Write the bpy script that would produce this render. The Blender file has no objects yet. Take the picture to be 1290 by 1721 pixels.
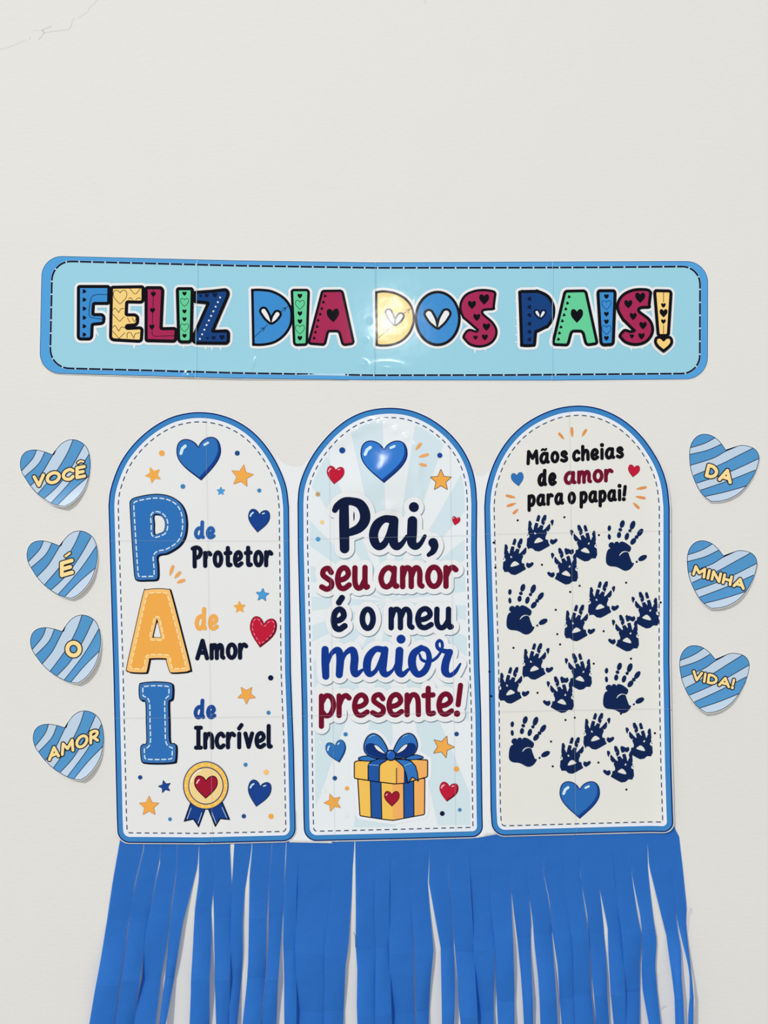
import bpy, math, random
import numpy as np
from mathutils import Vector
from mathutils.geometry import delaunay_2d_cdt

random.seed(7)
scene = bpy.context.scene
COL = scene.collection

# ---------------------------------------------------------------- units
# The wall is the plane y = 0, the room lies at y < 0.  Everything that hangs on it is
# laid out in millimetres on the wall sheet: x to the right, y downwards from the sheet's top left corner.
W_MM, H_MM = 1290.0, 1721.0
ZC = 1.45
def WX(x): return (x - W_MM / 2) / 1000.0
def WZ(y): return ZC + (H_MM / 2 - y) / 1000.0

# ---------------------------------------------------------------- camera
CAM_D = 1.6
cam_d = bpy.data.cameras.new('camera'); cam = bpy.data.objects.new('camera', cam_d); COL.objects.link(cam)
cam.location = (0, -CAM_D, ZC); cam.rotation_euler = (math.pi / 2, 0, 0)
cam_d.sensor_fit = 'VERTICAL'; cam_d.sensor_height = 36.0; cam_d.sensor_width = 36.0
cam_d.lens = 36.0 * CAM_D * 1000 / H_MM
cam_d.clip_start = 0.05
scene.camera = cam

# ---------------------------------------------------------------- light
world = bpy.data.worlds.new('world'); scene.world = world; world.use_nodes = True
bg = world.node_tree.nodes['Background']
bg.inputs['Color'].default_value = (1.0, 1.0, 0.995, 1); bg.inputs['Strength'].default_value = 0.54

def aim(o, target):
    o.rotation_euler = (Vector(target) - o.location).to_track_quat('-Z', 'Y').to_euler()
ld = bpy.data.lights.new('hall_lamp_offscreen', 'AREA'); ld.shape = 'DISK'; ld.size = 1.25; ld.energy = 3060; ld.color = (1.0, 0.99, 0.975)
lo = bpy.data.objects.new('hall_lamp_offscreen', ld); COL.objects.link(lo); lo.location = (-9.4, -18.4, ZC + 12.2); aim(lo, (0, 0, ZC))
pd = bpy.data.lights.new('ceiling_lamp_offscreen', 'POINT'); pd.energy = 17; pd.shadow_soft_size = 0.06; pd.color = (1.0, 0.99, 0.97)
po = bpy.data.objects.new('ceiling_lamp_offscreen', pd); COL.objects.link(po); po.location = (0.03, -2.4, ZC + 0.80)

vs = scene.view_settings
vs.view_transform = 'Standard'; vs.look = 'None'; vs.gamma = 1.0; vs.exposure = 0.0; vs.use_curve_mapping = False

# ---------------------------------------------------------------- materials
def lin(c):
    c = c / 255.0
    return c / 12.92 if c <= 0.04045 else ((c + 0.055) / 1.055) ** 2.4
def rgb(c, sub=0.0): return tuple(max(0.0008, lin(v) - sub) for v in c) + (1.0,)

def nd(nt, typ, **kw):
    n = nt.nodes.new(typ)
    for k, v in kw.items(): setattr(n, k, v)
    return n
def mth(nt, op, a, b=None):
    n = nd(nt, 'ShaderNodeMath', operation=op)
    for i, v in enumerate((a, b)):
        if v is None: continue
        if isinstance(v, (int, float)): n.inputs[i].default_value = v
        else: nt.links.new(v, n.inputs[i])
    return n.outputs[0]

# surface relief of glossy paper taped to a wall, shared by every ink (world position, metres)
def relief_group():
    g = bpy.data.node_groups.new('paper_relief', 'ShaderNodeTree')
    g.interface.new_socket('Normal', in_out='OUTPUT', socket_type='NodeSocketVector')
    out = nd(g, 'NodeGroupOutput'); geo = nd(g, 'ShaderNodeNewGeometry')
    n1 = nd(g, 'ShaderNodeTexNoise'); n1.inputs['Scale'].default_value = 9; n1.inputs['Detail'].default_value = 1.5
    n2 = nd(g, 'ShaderNodeTexNoise'); n2.inputs['Scale'].default_value = 55; n2.inputs['Detail'].default_value = 1.0
    for n in (n1, n2): g.links.new(geo.outputs['Position'], n.inputs['Vector'])
    sep = nd(g, 'ShaderNodeSeparateXYZ'); g.links.new(geo.outputs['Position'], sep.inputs[0])
    px, pz = sep.outputs['X'], sep.outputs['Z']
    def blob(x, y, sx, sy, h, rot=0.0):          # a gaussian air bubble or buckle under the film, heights in metres
        dx = mth(g, 'SUBTRACT', px, WX(x)); dz = mth(g, 'SUBTRACT', pz, WZ(y))
        c, s = math.cos(rot), math.sin(rot)
        u = mth(g, 'ADD', mth(g, 'MULTIPLY', dx, c), mth(g, 'MULTIPLY', dz, s))
        v = mth(g, 'SUBTRACT', mth(g, 'MULTIPLY', dz, c), mth(g, 'MULTIPLY', dx, s))
        u = mth(g, 'DIVIDE', u, sx / 1000); v = mth(g, 'DIVIDE', v, sy / 1000)
        e = mth(g, 'ADD', mth(g, 'MULTIPLY', u, u), mth(g, 'MULTIPLY', v, v))
        return mth(g, 'MULTIPLY', mth(g, 'EXPONENT', mth(g, 'MULTIPLY', e, -1.0)), h)
    hgt = mth(g, 'ADD', mth(g, 'MULTIPLY', n1.outputs['Fac'], 0.0009), mth(g, 'MULTIPLY', n2.outputs['Fac'], 0.00010))
    for b in BUCKLES: hgt = mth(g, 'ADD', hgt, blob(*b))
    bp = nd(g, 'ShaderNodeBump'); bp.inputs['Strength'].default_value = 1.0; bp.inputs['Distance'].default_value = 1.0
    g.links.new(hgt, bp.inputs['Height']); g.links.new(bp.outputs[0], out.inputs[0])
    return g
BUCKLES = [
    (628, 808, 60, 40, 0.0060, 0.3), (566, 742, 15, 11, 0.0024, 0.0), (590, 726, 17, 10, 0.0023, 0.0), (618, 713, 17, 9, 0.0019, 0.0),
    (655, 855, 14, 12, 0.0030, 0.0), (318, 631, 8, 9, 0.0018, 0.0), (652, 617, 24, 7, 0.0010, -0.05), (609, 612, 7, 6, 0.0009, 0.0),
    (424, 612, 5, 16, 0.0012, -0.1), (622, 540, 4, 4, 0.0004, 0), (614, 572, 4, 4, 0.0004, 0), (646, 712, 10, 7, 0.0011, 0),
    (664, 723, 10, 7, 0.0011, 0), (682, 735, 10, 7, 0.0012, 0), (697, 748, 8, 8, 0.0012, 0), (703, 790, 7, 18, 0.0012, 0), (705, 835, 7, 16, 0.0013, 0), (697, 878, 6, 12, 0.0013, 0),
]
RELIEF = relief_group()
MATS = {}
def ink(name, c, rough=0.11, spec=0.16, mottle=0.0):
    if name in MATS: return MATS[name]
    m = bpy.data.materials.new(name); m.use_nodes = True; nt = m.node_tree; b = nt.nodes['Principled BSDF']
    b.inputs['Base Color'].default_value = rgb(c, 0.005)
    b.inputs['Roughness'].default_value = rough; b.inputs['Specular IOR Level'].default_value = spec
    gr = nd(nt, 'ShaderNodeGroup'); gr.node_tree = RELIEF; nt.links.new(gr.outputs[0], b.inputs['Normal'])
    if mottle:
        tx = nd(nt, 'ShaderNodeTexNoise'); tx.inputs['Scale'].default_value = 260; tx.inputs['Detail'].default_value = 3
        geo = nd(nt, 'ShaderNodeNewGeometry'); nt.links.new(geo.outputs['Position'], tx.inputs['Vector'])
        mx = nd(nt, 'ShaderNodeMix', data_type='RGBA')
        a = rgb(c, 0.005); mx.inputs[6].default_value = tuple(v * (1 - mottle) for v in a[:3]) + (1,)
        mx.inputs[7].default_value = tuple(min(1, v * (1 + mottle)) for v in a[:3]) + (1,)
        nt.links.new(tx.outputs['Fac'], mx.inputs[0]); nt.links.new(mx.outputs[2], b.inputs['Base Color'])
    MATS[name] = m
    return m
def film(m, a):                                    # makes an ink partly transparent, so the print below shows through
    m.node_tree.nodes['Principled BSDF'].inputs['Alpha'].default_value = a
    return m
def matte(name, c, rough=0.6):
    m = bpy.data.materials.new(name); m.use_nodes = True; b = m.node_tree.nodes['Principled BSDF']
    b.inputs['Base Color'].default_value = rgb(c, 0.01); b.inputs['Roughness'].default_value = rough
    b.inputs['Specular IOR Level'].default_value = 0.25
    nt = m.node_tree; tx = nd(nt, 'ShaderNodeTexNoise'); tx.inputs['Scale'].default_value = 900
    geo = nd(nt, 'ShaderNodeNewGeometry'); nt.links.new(geo.outputs['Position'], tx.inputs['Vector'])
    bp = nd(nt, 'ShaderNodeBump'); bp.inputs['Strength'].default_value = 0.15; bp.inputs['Distance'].default_value = 0.0003
    nt.links.new(tx.outputs['Fac'], bp.inputs['Height']); nt.links.new(bp.outputs[0], b.inputs['Normal'])
    return m

# ---------------------------------------------------------------- flat shapes as signed distance fields
class Sh:
    def __init__(s, f, bb): s.f, s.bb = f, bb
    def grow(s, d): return Sh(lambda X, Y: s.f(X, Y) - d, (s.bb[0] - d, s.bb[1] - d, s.bb[2] + d, s.bb[3] + d))
    def shift(s, dx, dy): return Sh(lambda X, Y: s.f(X - dx, Y - dy), (s.bb[0] + dx, s.bb[1] + dy, s.bb[2] + dx, s.bb[3] + dy))
    def __or__(s, o): return Sh(lambda X, Y: np.minimum(s.f(X, Y), o.f(X, Y)), (min(s.bb[0], o.bb[0]), min(s.bb[1], o.bb[1]), max(s.bb[2], o.bb[2]), max(s.bb[3], o.bb[3])))
    def __and__(s, o): return Sh(lambda X, Y: np.maximum(s.f(X, Y), o.f(X, Y)), (max(s.bb[0], o.bb[0]), max(s.bb[1], o.bb[1]), min(s.bb[2], o.bb[2]), min(s.bb[3], o.bb[3])))
    def __sub__(s, o): return Sh(lambda X, Y: np.maximum(s.f(X, Y), -o.f(X, Y)), s.bb)
def bbox(P, r=0):
    P = np.asarray(P, float); return (P[:, 0].min() - r, P[:, 1].min() - r, P[:, 0].max() + r, P[:, 1].max() + r)
def poly(P):
    P = np.asarray(P, float); Q = np.roll(P, -1, 0)
    def f(X, Y):
        d = np.full(X.shape, 1e9); ins = np.zeros(X.shape, bool)
        for (ax, ay), (bx, by) in zip(P, Q):
            ex, ey = bx - ax, by - ay; L = ex * ex + ey * ey
            if L < 1e-9: continue
            t = np.clip(((X - ax) * ex + (Y - ay) * ey) / L, 0, 1)
            d = np.minimum(d, (X - ax - t * ex) ** 2 + (Y - ay - t * ey) ** 2)
            if ay != by: ins ^= ((ay > Y) != (by > Y)) & (X < ex * (Y - ay) / (by - ay) + ax)
        d = np.sqrt(d); return np.where(ins, -d, d)
    return Sh(f, bbox(P))
def stroke(P, r):
    P = np.asarray(P, float); R = np.broadcast_to(np.asarray(r, float), (len(P),))
    def f(X, Y):
        d = np.full(X.shape, 1e9)
        if len(P) == 1: return np.hypot(X - P[0, 0], Y - P[0, 1]) - R[0]
        for i in range(len(P) - 1):
            ax, ay = P[i]; ex, ey = P[i + 1] - P[i]; L = ex * ex + ey * ey + 1e-12
            t = np.clip(((X - ax) * ex + (Y - ay) * ey) / L, 0, 1)
            d = np.minimum(d, np.hypot(X - ax - t * ex, Y - ay - t * ey) - (R[i] + t * (R[i + 1] - R[i])))
        return d
    return Sh(f, bbox(P, R.max()))
def dot(x, y, r): return stroke([(x, y)], r)
def ell_pts(cx, cy, rx, ry, rot=0, n=40):
    a = np.linspace(0, 2 * np.pi, n, endpoint=False); c, s = math.cos(math.radians(rot)), math.sin(math.radians(rot))
    u, v = rx * np.cos(a), ry * np.sin(a); return np.stack([cx + u * c - v * s, cy + u * s + v * c], 1)
def ell(cx, cy, rx, ry, rot=0): return poly(ell_pts(cx, cy, rx, ry, rot))
def smooth(P, n=8, closed=False):
    P = np.asarray(P, float)
    if len(P) < 3: return P
    if closed: E = np.vstack([P[-1:], P, P[:2]])
    else: E = np.vstack([2 * P[0] - P[1], P, 2 * P[-1] - P[-2]])
    out = []
    for i in range(1, len(E) - 2):
        p0, p1, p2, p3 = E[i - 1], E[i], E[i + 1], E[i + 2]
        for k in range(n):
            t = k / n
            out.append(0.5 * (2 * p1 + (p2 - p0) * t + (2 * p0 - 5 * p1 + 4 * p2 - p3) * t * t + (3 * p1 - p0 - 3 * p2 + p3) * t ** 3))
    if not closed: out.append(P[-1])
    return np.array(out)
def vstroke(PR, n=7):                             # smooth stroke whose points are (x, y, radius)
    S = smooth(PR, n); return stroke(S[:, :2], np.maximum(S[:, 2], 0.2))
def bez(p0, c1, c2, p3, n=12):
    t = np.linspace(0, 1, n, endpoint=False)[:, None]
    return (1 - t) ** 3 * p0 + 3 * (1 - t) ** 2 * t * c1 + 3 * (1 - t) * t * t * c2 + t ** 3 * p3
def heart_pts(cx, cy, w, h, rot=0):
    A = lambda *v: np.array(v, float)
    R = np.vstack([bez(A(0, -.27), A(.09, -.50), A(.5, -.60), A(.5, -.17)), bez(A(.5, -.17), A(.5, .10), A(.19, .32), A(0, .5))])
    L = np.vstack([bez(A(0, .5), A(-.19, .32), A(-.5, .10), A(-.5, -.17)), bez(A(-.5, -.17), A(-.5, -.60), A(-.09, -.50), A(0, -.27))])
    P = np.vstack([R, L]); P[:, 1] = (P[:, 1] - 0.035) / 0.93     # top lobes at about -.5, tip at +.5
    c, s = math.cos(math.radians(rot)), math.sin(math.radians(rot)); u, v = P[:, 0] * w, P[:, 1] * h
    return np.stack([cx + u * c - v * s, cy + u * s + v * c], 1)
def heart(cx, cy, w, h=None, rot=0): return poly(heart_pts(cx, cy, w, w if h is None else h, rot))
def star_pts(cx, cy, R, rot=0, k=.46):
    return [(cx + (R if i % 2 == 0 else R * k) * math.sin(math.pi * i / 5 + math.radians(rot)), cy - (R if i % 2 == 0 else R * k) * math.cos(math.pi * i / 5 + math.radians(rot))) for i in range(10)]
def fillet(P, R, n=8):                             # polygon with rounded corners
    out = []; N = len(P)
    for i in range(N):
        p, a, b = (np.array(P[j % N], float) for j in (i, i - 1, i + 1)); r = R[i] if hasattr(R, '__len__') else R
        if r == 0: out.append(p); continue
        u, v = (a - p), (b - p); lu, lv = np.linalg.norm(u), np.linalg.norm(v); r = min(r, lu * .49, lv * .49)
        s, e = p + u / lu * r, p + v / lv * r; k = .45
        for t in np.linspace(0, 1, n):
            out.append((1 - t) ** 3 * s + 3 * (1 - t) ** 2 * t * (p + (s - p) * k) + 3 * (1 - t) * t * t * (p + (e - p) * k) + t ** 3 * e)
    return np.array(out)

def contour(X, Y, F):
    ny, nx = F.shape; ins = F < 0
    c = ins[:-1, :-1].astype(int) + ins[:-1, 1:] * 2 + ins[1:, 1:] * 4 + ins[1:, :-1] * 8
    nxt = {}
    T = {1: [(3, 0)], 2: [(0, 1)], 3: [(3, 1)], 4: [(1, 2)], 5: [(3, 0), (1, 2)], 6: [(0, 2)], 7: [(3, 2)], 8: [(2, 3)], 9: [(2, 0)], 10: [(0, 1), (2, 3)], 11: [(2, 1)], 12: [(1, 3)], 13: [(1, 0)], 14: [(0, 3)]}
    for j, i in zip(*np.nonzero((c > 0) & (c < 15))):
        E = (('h', j, i), ('v', j, i + 1), ('h', j + 1, i), ('v', j, i))
        for a, b in T[c[j, i]]: nxt[E[a]] = E[b]
    def pt(e):
        k, j, i = e; j2, i2 = (j, i + 1) if k == 'h' else (j + 1, i)
        a, b = F[j, i], F[j2, i2]; t = a / (a - b) if a != b else .5
        return (X[j, i] + t * (X[j2, i2] - X[j, i]), Y[j, i] + t * (Y[j2, i2] - Y[j, i]))
    loops = []
    while nxt:
        s, e = next(iter(nxt.items())); L = [s]
        del nxt[s]
        while e != s and e in nxt: L.append(e); e = nxt.pop(e)
        if len(L) > 3: loops.append(np.array([pt(q) for q in L]))
    return loops
def rdp(P, tol):
    n = len(P)
    if n < 8: return P
    far = int(np.argmax(((P - P[0]) ** 2).sum(1))); keep = np.zeros(n + 1, bool); Q = np.vstack([P, P[:1]]); keep[[0, far, n]] = True
    st = [(0, far), (far, n)]
    while st:
        a, b = st.pop()
        if b - a < 2: continue
        d = Q[b] - Q[a]; L = np.hypot(*d) + 1e-12; S = Q[a + 1:b] - Q[a]
        dist = np.abs(S[:, 0] * d[1] - S[:, 1] * d[0]) / L; k = int(np.argmax(dist))
        if dist[k] > tol: k += a + 1; keep[k] = True; st += [(a, k), (k, b)]
    return Q[:-1][keep[:-1]]
def loops_of(sh, h):
    x0, y0, x1, y1 = sh.bb; xs = np.arange(x0 - 2 * h, x1 + 3 * h, h); ys = np.arange(y0 - 2 * h, y1 + 3 * h, h)
    X, Y = np.meshgrid(xs, ys); F = sh.f(X, Y); F = np.where(np.abs(F) < 1e-7, 1e-7, F)
    return X, Y, F, contour(X, Y, F)

# ---------------------------------------------------------------- building printed pieces
class Ctx:                                        # one thing on the wall: how far each layer stands off and how the paper curls
    def __init__(s, root, base, curl=None, step=0.12):
        s.root, s.base, s.curl, s.step = root, base, curl, step
def link(name, me, parent, mat, origin):
    o = bpy.data.objects.new(name, me); COL.objects.link(o); o.parent = parent
    if mat: me.materials.append(mat)
    return o
def mesh_pts(V, F, ctx, layer, name, smoothed=False):
    V = np.asarray(V, float); z = np.full(len(V), ctx.base + layer * ctx.step)
    if ctx.curl: z = z + ctx.curl(V[:, 0], V[:, 1])
    ox, oy, oz = ctx.root.location
    me = bpy.data.meshes.new(name)
    me.from_pydata([(WX(x) - ox, -zz / 1000 - oy, WZ(y) - oz) for (x, y), zz in zip(V, z)], [], F); me.update()
    if ctx.curl:
        for p in me.polygons: p.use_smooth = any(z[v] > ctx.base + layer * ctx.step + 1e-4 for v in p.vertices)
    return me
def piece(name, sh, mat, ctx, layer, parent=None, h=None, tol=.05, thick=0, label=None):
    x0, y0, x1, y1 = sh.bb; ext = max(x1 - x0, y1 - y0)
    if h is None: h = min(max(ext / 260, 0.22), 1.6)
    X, Y, F, loops = loops_of(sh, h)
    loops = [rdp(L, tol) for L in loops]; loops = [L for L in loops if len(L) > 2]
    if not loops: return None
    if ctx.curl:
        nl = []
        for L in loops:
            o = []
            for a, b in zip(L, np.roll(L, -1, 0)):
                n = max(1, int(np.hypot(*(b - a)) / 6)); o += [a + (b - a) * t / n for t in range(n)]
            nl.append(np.array(o))
        loops = nl
    V, E = [], []
    for L in loops:
        k = len(V); n = len(L); V += [tuple(p) for p in L]; E += [(k + i, k + (i + 1) % n) for i in range(n)]
    def sample(P):
        u = np.clip((P[:, 0] - X[0, 0]) / h, 0, F.shape[1] - 1.001); v = np.clip((P[:, 1] - Y[0, 0]) / h, 0, F.shape[0] - 1.001)
        i, j = u.astype(int), v.astype(int); a, b = u - i, v - j
        return F[j, i] * (1 - a) * (1 - b) + F[j, i + 1] * a * (1 - b) + F[j + 1, i] * (1 - a) * b + F[j + 1, i + 1] * a * b
    if ctx.curl:
        gx, gy = np.meshgrid(np.arange(math.floor(x0 / 6) * 6, x1, 6.0), np.arange(math.floor(y0 / 6) * 6, y1, 6.0)); G = np.stack([gx.ravel(), gy.ravel()], 1)
        if len(G):
            near = (ctx.curl(G[:, 0] + 7, G[:, 1] + 7) > 0) | (ctx.curl(G[:, 0], G[:, 1]) > 0)
            G = G[(sample(G) < -2.0) & near]; V += [tuple(p) for p in G]
    r = delaunay_2d_cdt([Vector(v) for v in V], E, [], 0, 1e-7)
    VV = np.array([(v[0], v[1]) for v in r[0]]); FF = np.array([f for f in r[2] if len(f) == 3])
    if not len(FF): return None
    T = VV[FF]; s = sample(T.mean(1)); FF = FF[s < 0]; T = VV[FF]
    cr = (T[:, 1, 0] - T[:, 0, 0]) * (T[:, 2, 1] - T[:, 0, 1]) - (T[:, 1, 1] - T[:, 0, 1]) * (T[:, 2, 0] - T[:, 0, 0])
    FF = np.where((cr > 0)[:, None], FF[:, ::-1], FF)
    lng = np.sqrt(np.max(np.stack([((T[:, i] - T[:, i - 1]) ** 2).sum(1) for i in range(3)]), 0)); FF = FF[np.abs(cr) / (lng + 1e-9) > 4e-3]
    me = mesh_pts(VV, FF.tolist(), ctx, layer, name)
    o = link(name, me, parent or ctx.root, mat, None)
    if thick:
        md = o.modifiers.new('thickness', 'SOLIDIFY'); md.thickness = thick / 1000; md.offset = -1
    if label: o['label'] = label
    return o
def ribbons(name, lines, width, mat, ctx, layer, parent=None, label=None):   # thin printed lines, one mesh
    V, F = [], []
    for L in lines:
        L = np.asarray(L, float)
        if len(L) < 2: continue
        d = np.gradient(L, axis=0); d /= np.hypot(d[:, 0], d[:, 1])[:, None] + 1e-12; nrm = np.stack([-d[:, 1], d[:, 0]], 1)
        k = len(V)
        for p, q in zip(L - nrm * width / 2, L + nrm * width / 2): V += [tuple(p), tuple(q)]
        F += [(k + 2 * i, k + 2 * i + 1, k + 2 * i + 3, k + 2 * i + 2) for i in range(len(L) - 1)]
    me = mesh_pts(V, F, ctx, layer, name)
    for p in me.polygons:
        if p.normal.y > 0: p.flip()
    o = link(name, me, parent or ctx.root, mat, None)
    if label: o['label'] = label
    return o
def dashes(loop, dl, gap, start=0.0, closed=True):
    L = np.vstack([loop, loop[:1]]) if closed else np.asarray(loop); s = np.concatenate([[0], np.cumsum(np.hypot(*np.diff(L, axis=0).T))]); tot = s[-1]
    n = max(1, round(tot / (dl + gap))); k = tot / n / (dl + gap); out = []
    for i in range(n):
        a = start + i * tot / n; b = a + dl * k; t = np.linspace(a, b, max(2, int(dl / 2.5) + 1)) % tot if closed else np.clip(np.linspace(a, b, max(2, int(dl / 2.5) + 1)), 0, tot)
        out.append(np.stack([np.interp(t, s, L[:, 0]), np.interp(t, s, L[:, 1])], 1))
    return out
def stitch(name, sh, dl, gap, width, mat, ctx, layer, parent=None, h=1.0, minlen=20):
    lines = []
    for L in loops_of(sh, h)[3]:
        L = rdp(L, .04)
        if np.hypot(*np.diff(np.vstack([L, L[:1]]), axis=0).T).sum() > minlen: lines += dashes(L, dl, gap)
    return ribbons(name, lines, width, mat, ctx, layer, parent)
FINE = ('letter_pattern', 'stitching', 'letter_stitching', 'heart_stitching', 'medal_speckles', 'ribbon_stitching', 'stripe_line', 'bow_shine', 'heart_shine')
def root(name, label, cat, x, y, group=None):
    o = bpy.data.objects.new(name, None); COL.objects.link(o); o.location = (WX(x), 0, WZ(y)); o.empty_display_size = .05
    o['label'] = label; o['category'] = cat
    if group: o['group'] = group
    return o
class Fr:                                          # a drawing field: its own units, placed and scaled on the wall sheet
    def __init__(s, x0, y0, x1, ow=1290): s.x, s.y, s.k = x0, y0, (x1 - x0) / ow
    def __call__(s, *P):
        if len(P) == 2 and not hasattr(P[0], '__len__'): return (s.x + P[0] * s.k, s.y + P[1] * s.k)
        P = np.asarray(P[0] if len(P) == 1 else P, float); Q = P.copy(); Q[:, 0] = s.x + P[:, 0] * s.k; Q[:, 1] = s.y + P[:, 1] * s.k
        if P.shape[1] > 2: Q[:, 2] = P[:, 2] * s.k
        return Q

# ---------------------------------------------------------------- hand lettering (x-height 1, y up)
def O_(cx, cy, rx, ry): return ('c', [(cx + rx * math.sin(t), cy + ry * math.cos(t)) for t in np.linspace(0, 2 * math.pi, 13)[:-1]])
BOWL = [(.60, .80), (.38, .99), (.13, .84), (0, .45), (.10, .08), (.30, 0), (.50, .20), (.60, .58)]
LOW = {
 'a': (.74, [('s', BOWL), ('s', [(.62, .96), (.60, .30), (.66, .05), (.74, .03)])]),
 'c': (.52, [('s', [(.52, .80), (.34, .99), (.10, .82), (0, .46), (.10, .10), (.32, 0), (.52, .14)])]),
 'd': (.70, [('s', BOWL), ('s', [(.63, 1.62), (.60, .80), (.60, .25), (.70, .02)])]),
 'e': (.58, [('s', [(.03, .40), (.34, .47), (.53, .66), (.48, .90), (.30, 1.), (.09, .84), (0, .45), (.10, .09), (.32, 0), (.58, .16)])]),
 'h': (.54, [('l', [(0, 1.62), (0, 0)]), ('s', [(.02, .52), (.18, .90), (.38, .98), (.51, .76), (.54, 0)])]),
 'i': (.10, [('l', [(.05, .97), (.05, 0)]), ('d', [(.05, 1.46)])]),
 'l': (.16, [('s', [(0, 1.62), (0, .25), (.05, .03), (.16, .04)])]),
 'm': (.90, [('l', [(0, .97), (0, 0)]), ('s', [(0, .50), (.13, .92), (.30, .95), (.39, .70), (.40, 0)]), ('s', [(.40, .50), (.55, .92), (.71, .95), (.80, .70), (.80, .15), (.90, .02)])]),
 'n': (.52, [('l', [(0, .97), (0, 0)]), ('s', [(0, .50), (.18, .92), (.38, .96), (.50, .70), (.52, 0)])]),
 'o': (.58, [O_(.29, .5, .29, .5)]),
 'p': (.56, [('l', [(0, .97), (0, -.52)]), ('s', [(0, .62), (.20, .97), (.45, .90), (.56, .50), (.42, .08), (.20, .0), (.02, .22)])]),
 'r': (.46, [('l', [(0, .97), (0, 0)]), ('s', [(0, .50), (.14, .86), (.32, .98), (.46, .86)])]),
 's': (.50, [('s', [(.47, .80), (.32, 1.), (.10, .93), (.06, .70), (.26, .52), (.47, .35), (.47, .12), (.25, 0), (.0, .12)])]),
 't': (.44, [('s', [(.20, 1.38), (.20, .22), (.28, .03), (.44, .06)]), ('l', [(0, .93), (.42, .96)])]),
 'u': (.62, [('s', [(0, .97), (0, .30), (.11, .02), (.30, .03), (.48, .35)]), ('s', [(.50, .97), (.50, .25), (.55, .03), (.62, .04)])]),
 'v': (.50, [('l', [(0, .97), (.24, .02), (.50, .97)])]),
 'M': (.92, [('l', [(0, 0), (.06, 1.42), (.46, .55), (.84, 1.42), (.92, 0)])]),
 'A': (.74, [('l', [(0, 0), (.40, 1.42), (.74, 0)]), ('l', [(.14, .42), (.62, .42)])]),
 'P': (.66, [('l', [(.10, 1.40), (.12, -.03)]), ('s', [(-.06, 1.36), (.25, 1.46), (.56, 1.34), (.66, 1.02), (.50, .70), (.14, .58)])]),
 'I': (.36, [('l', [(.18, 1.42), (.18, 0)]), ('l', [(0, 1.42), (.36, 1.42)]), ('l', [(0, 0), (.36, 0)])]),
 '!': (.16, [('l', [(.16, 1.55), (.05, .46)]), ('d', [(.0, .02)])]),
}
LOW['í'] = (.18, [('l', [(.05, .97), (.05, 0)]), ('l', [(.04, 1.34), (.22, 1.58)])])
LOW['é'] = (.58, LOW['e'][1] + [('l', [(.28, 1.34), (.44, 1.58)])])
LOW['ã'] = (.74, LOW['a'][1] + [('f', [(.08, 1.36), (.20, 1.46), (.40, 1.36), (.54, 1.46)])])
UP = {                                             # capitals, cap height 1
 'V': (.66, [('l', [(0, 1), (.34, 0), (.66, 1)])]), 'O': (.86, [O_(.43, .5, .43, .5)]),
 'C': (.70, [('s', [(.70, .80), (.48, 1.), (.15, .88), (0, .5), (.15, .12), (.48, 0), (.70, .20)])]),
 'E': (.52, [('l', [(.52, 1), (0, 1), (0, 0), (.54, 0)]), ('l', [(0, .5), (.44, .5)])]),
 'A': (.78, [('l', [(0, 0), (.40, 1), (.78, 0)]), ('l', [(.15, .30), (.63, .30)])]),
 'M': (.90, [('l', [(0, 0), (.06, 1), (.45, .35), (.84, 1), (.90, 0)])]),
 'R': (.58, [('l', [(0, 0), (0, 1)]), ('s', [(0, 1), (.35, 1.), (.56, .80), (.45, .52), (0, .45)]), ('l', [(.22, .45), (.58, 0)])]),
 'D': (.64, [('l', [(.0, 1), (0, 0)]), ('s', [(0, 1), (.35, .96), (.62, .68), (.60, .30), (.35, .03), (0, 0)])]),
 'I': (.02, [('l', [(0, 1), (0, 0)])]), 'N': (.62, [('l', [(0, 0), (0, 1), (.62, 0), (.62, 1)])]),
 'H': (.60, [('l', [(0, 0), (0, 1)]), ('l', [(.60, 0), (.60, 1)]), ('l', [(0, .5), (.6, .5)])]),
 '!': (.04, [('l', [(.04, 1), (0, .38)]), ('d', [(0, .0)])]),
}
UP['Ê'] = (.52, UP['E'][1] + [('f', [(.06, 1.52), (.26, 1.64), (.46, 1.52)])])
UP['É'] = (.52, UP['E'][1] + [('f', [(.20, 1.50), (.30, 1.56), (.42, 1.66)])])
def lettering(text, fr, x0, x1, yb0, yb1, xh, r, table=LOW, ak=1.0, gap=.45, space=1.9, slant=0.0):
    """shapes of a line of text whose ink runs x0..x1 on a baseline yb0..yb1 (field units); returns [(char, shape)]"""
    sy = xh - 2 * r; glyphs = [(c, table[c]) if c != ' ' else (c, None) for c in text]
    U = sum(g[0] for c, g in glyphs if g); gaps = 0.0
    for a, b in zip(text, text[1:]): gaps += (space * r if ' ' in (a, b) else 2 * r + gap * r)
    sx = (x1 - x0 - 2 * r - gaps) / U; x = x0 + r; out = []
    for i, (c, g) in enumerate(glyphs):
        if g:
            sh = None
            for kind, P in g[1]:
                P = np.array(P, float)
                if kind in 'sf': P = smooth(P, 7)
                elif kind == 'c': P = smooth(P, 4, True); P = np.vstack([P, P[:1]])
                yy = np.where(P[:, 1] > 1, 1 + (P[:, 1] - 1) * (ak if P[:, 1].min() < .9 else 1), P[:, 1]) if table is LOW else P[:, 1]
                X = x + P[:, 0] * sx + slant * yy * sy; Y = yb0 + (yb1 - yb0) * (X - x0) / (x1 - x0) - r - yy * sy
                k = stroke(fr(np.stack([X, Y], 1)), r * fr.k * {'d': 1.22, 'f': .62}.get(kind, 1)); sh = k if sh is None else sh | k
            out.append((c, sh)); x += g[0] * sx
        if i < len(glyphs) - 1: x += (space * r if ' ' in (c, text[i + 1]) else 2 * r + gap * r)
    return out
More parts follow.
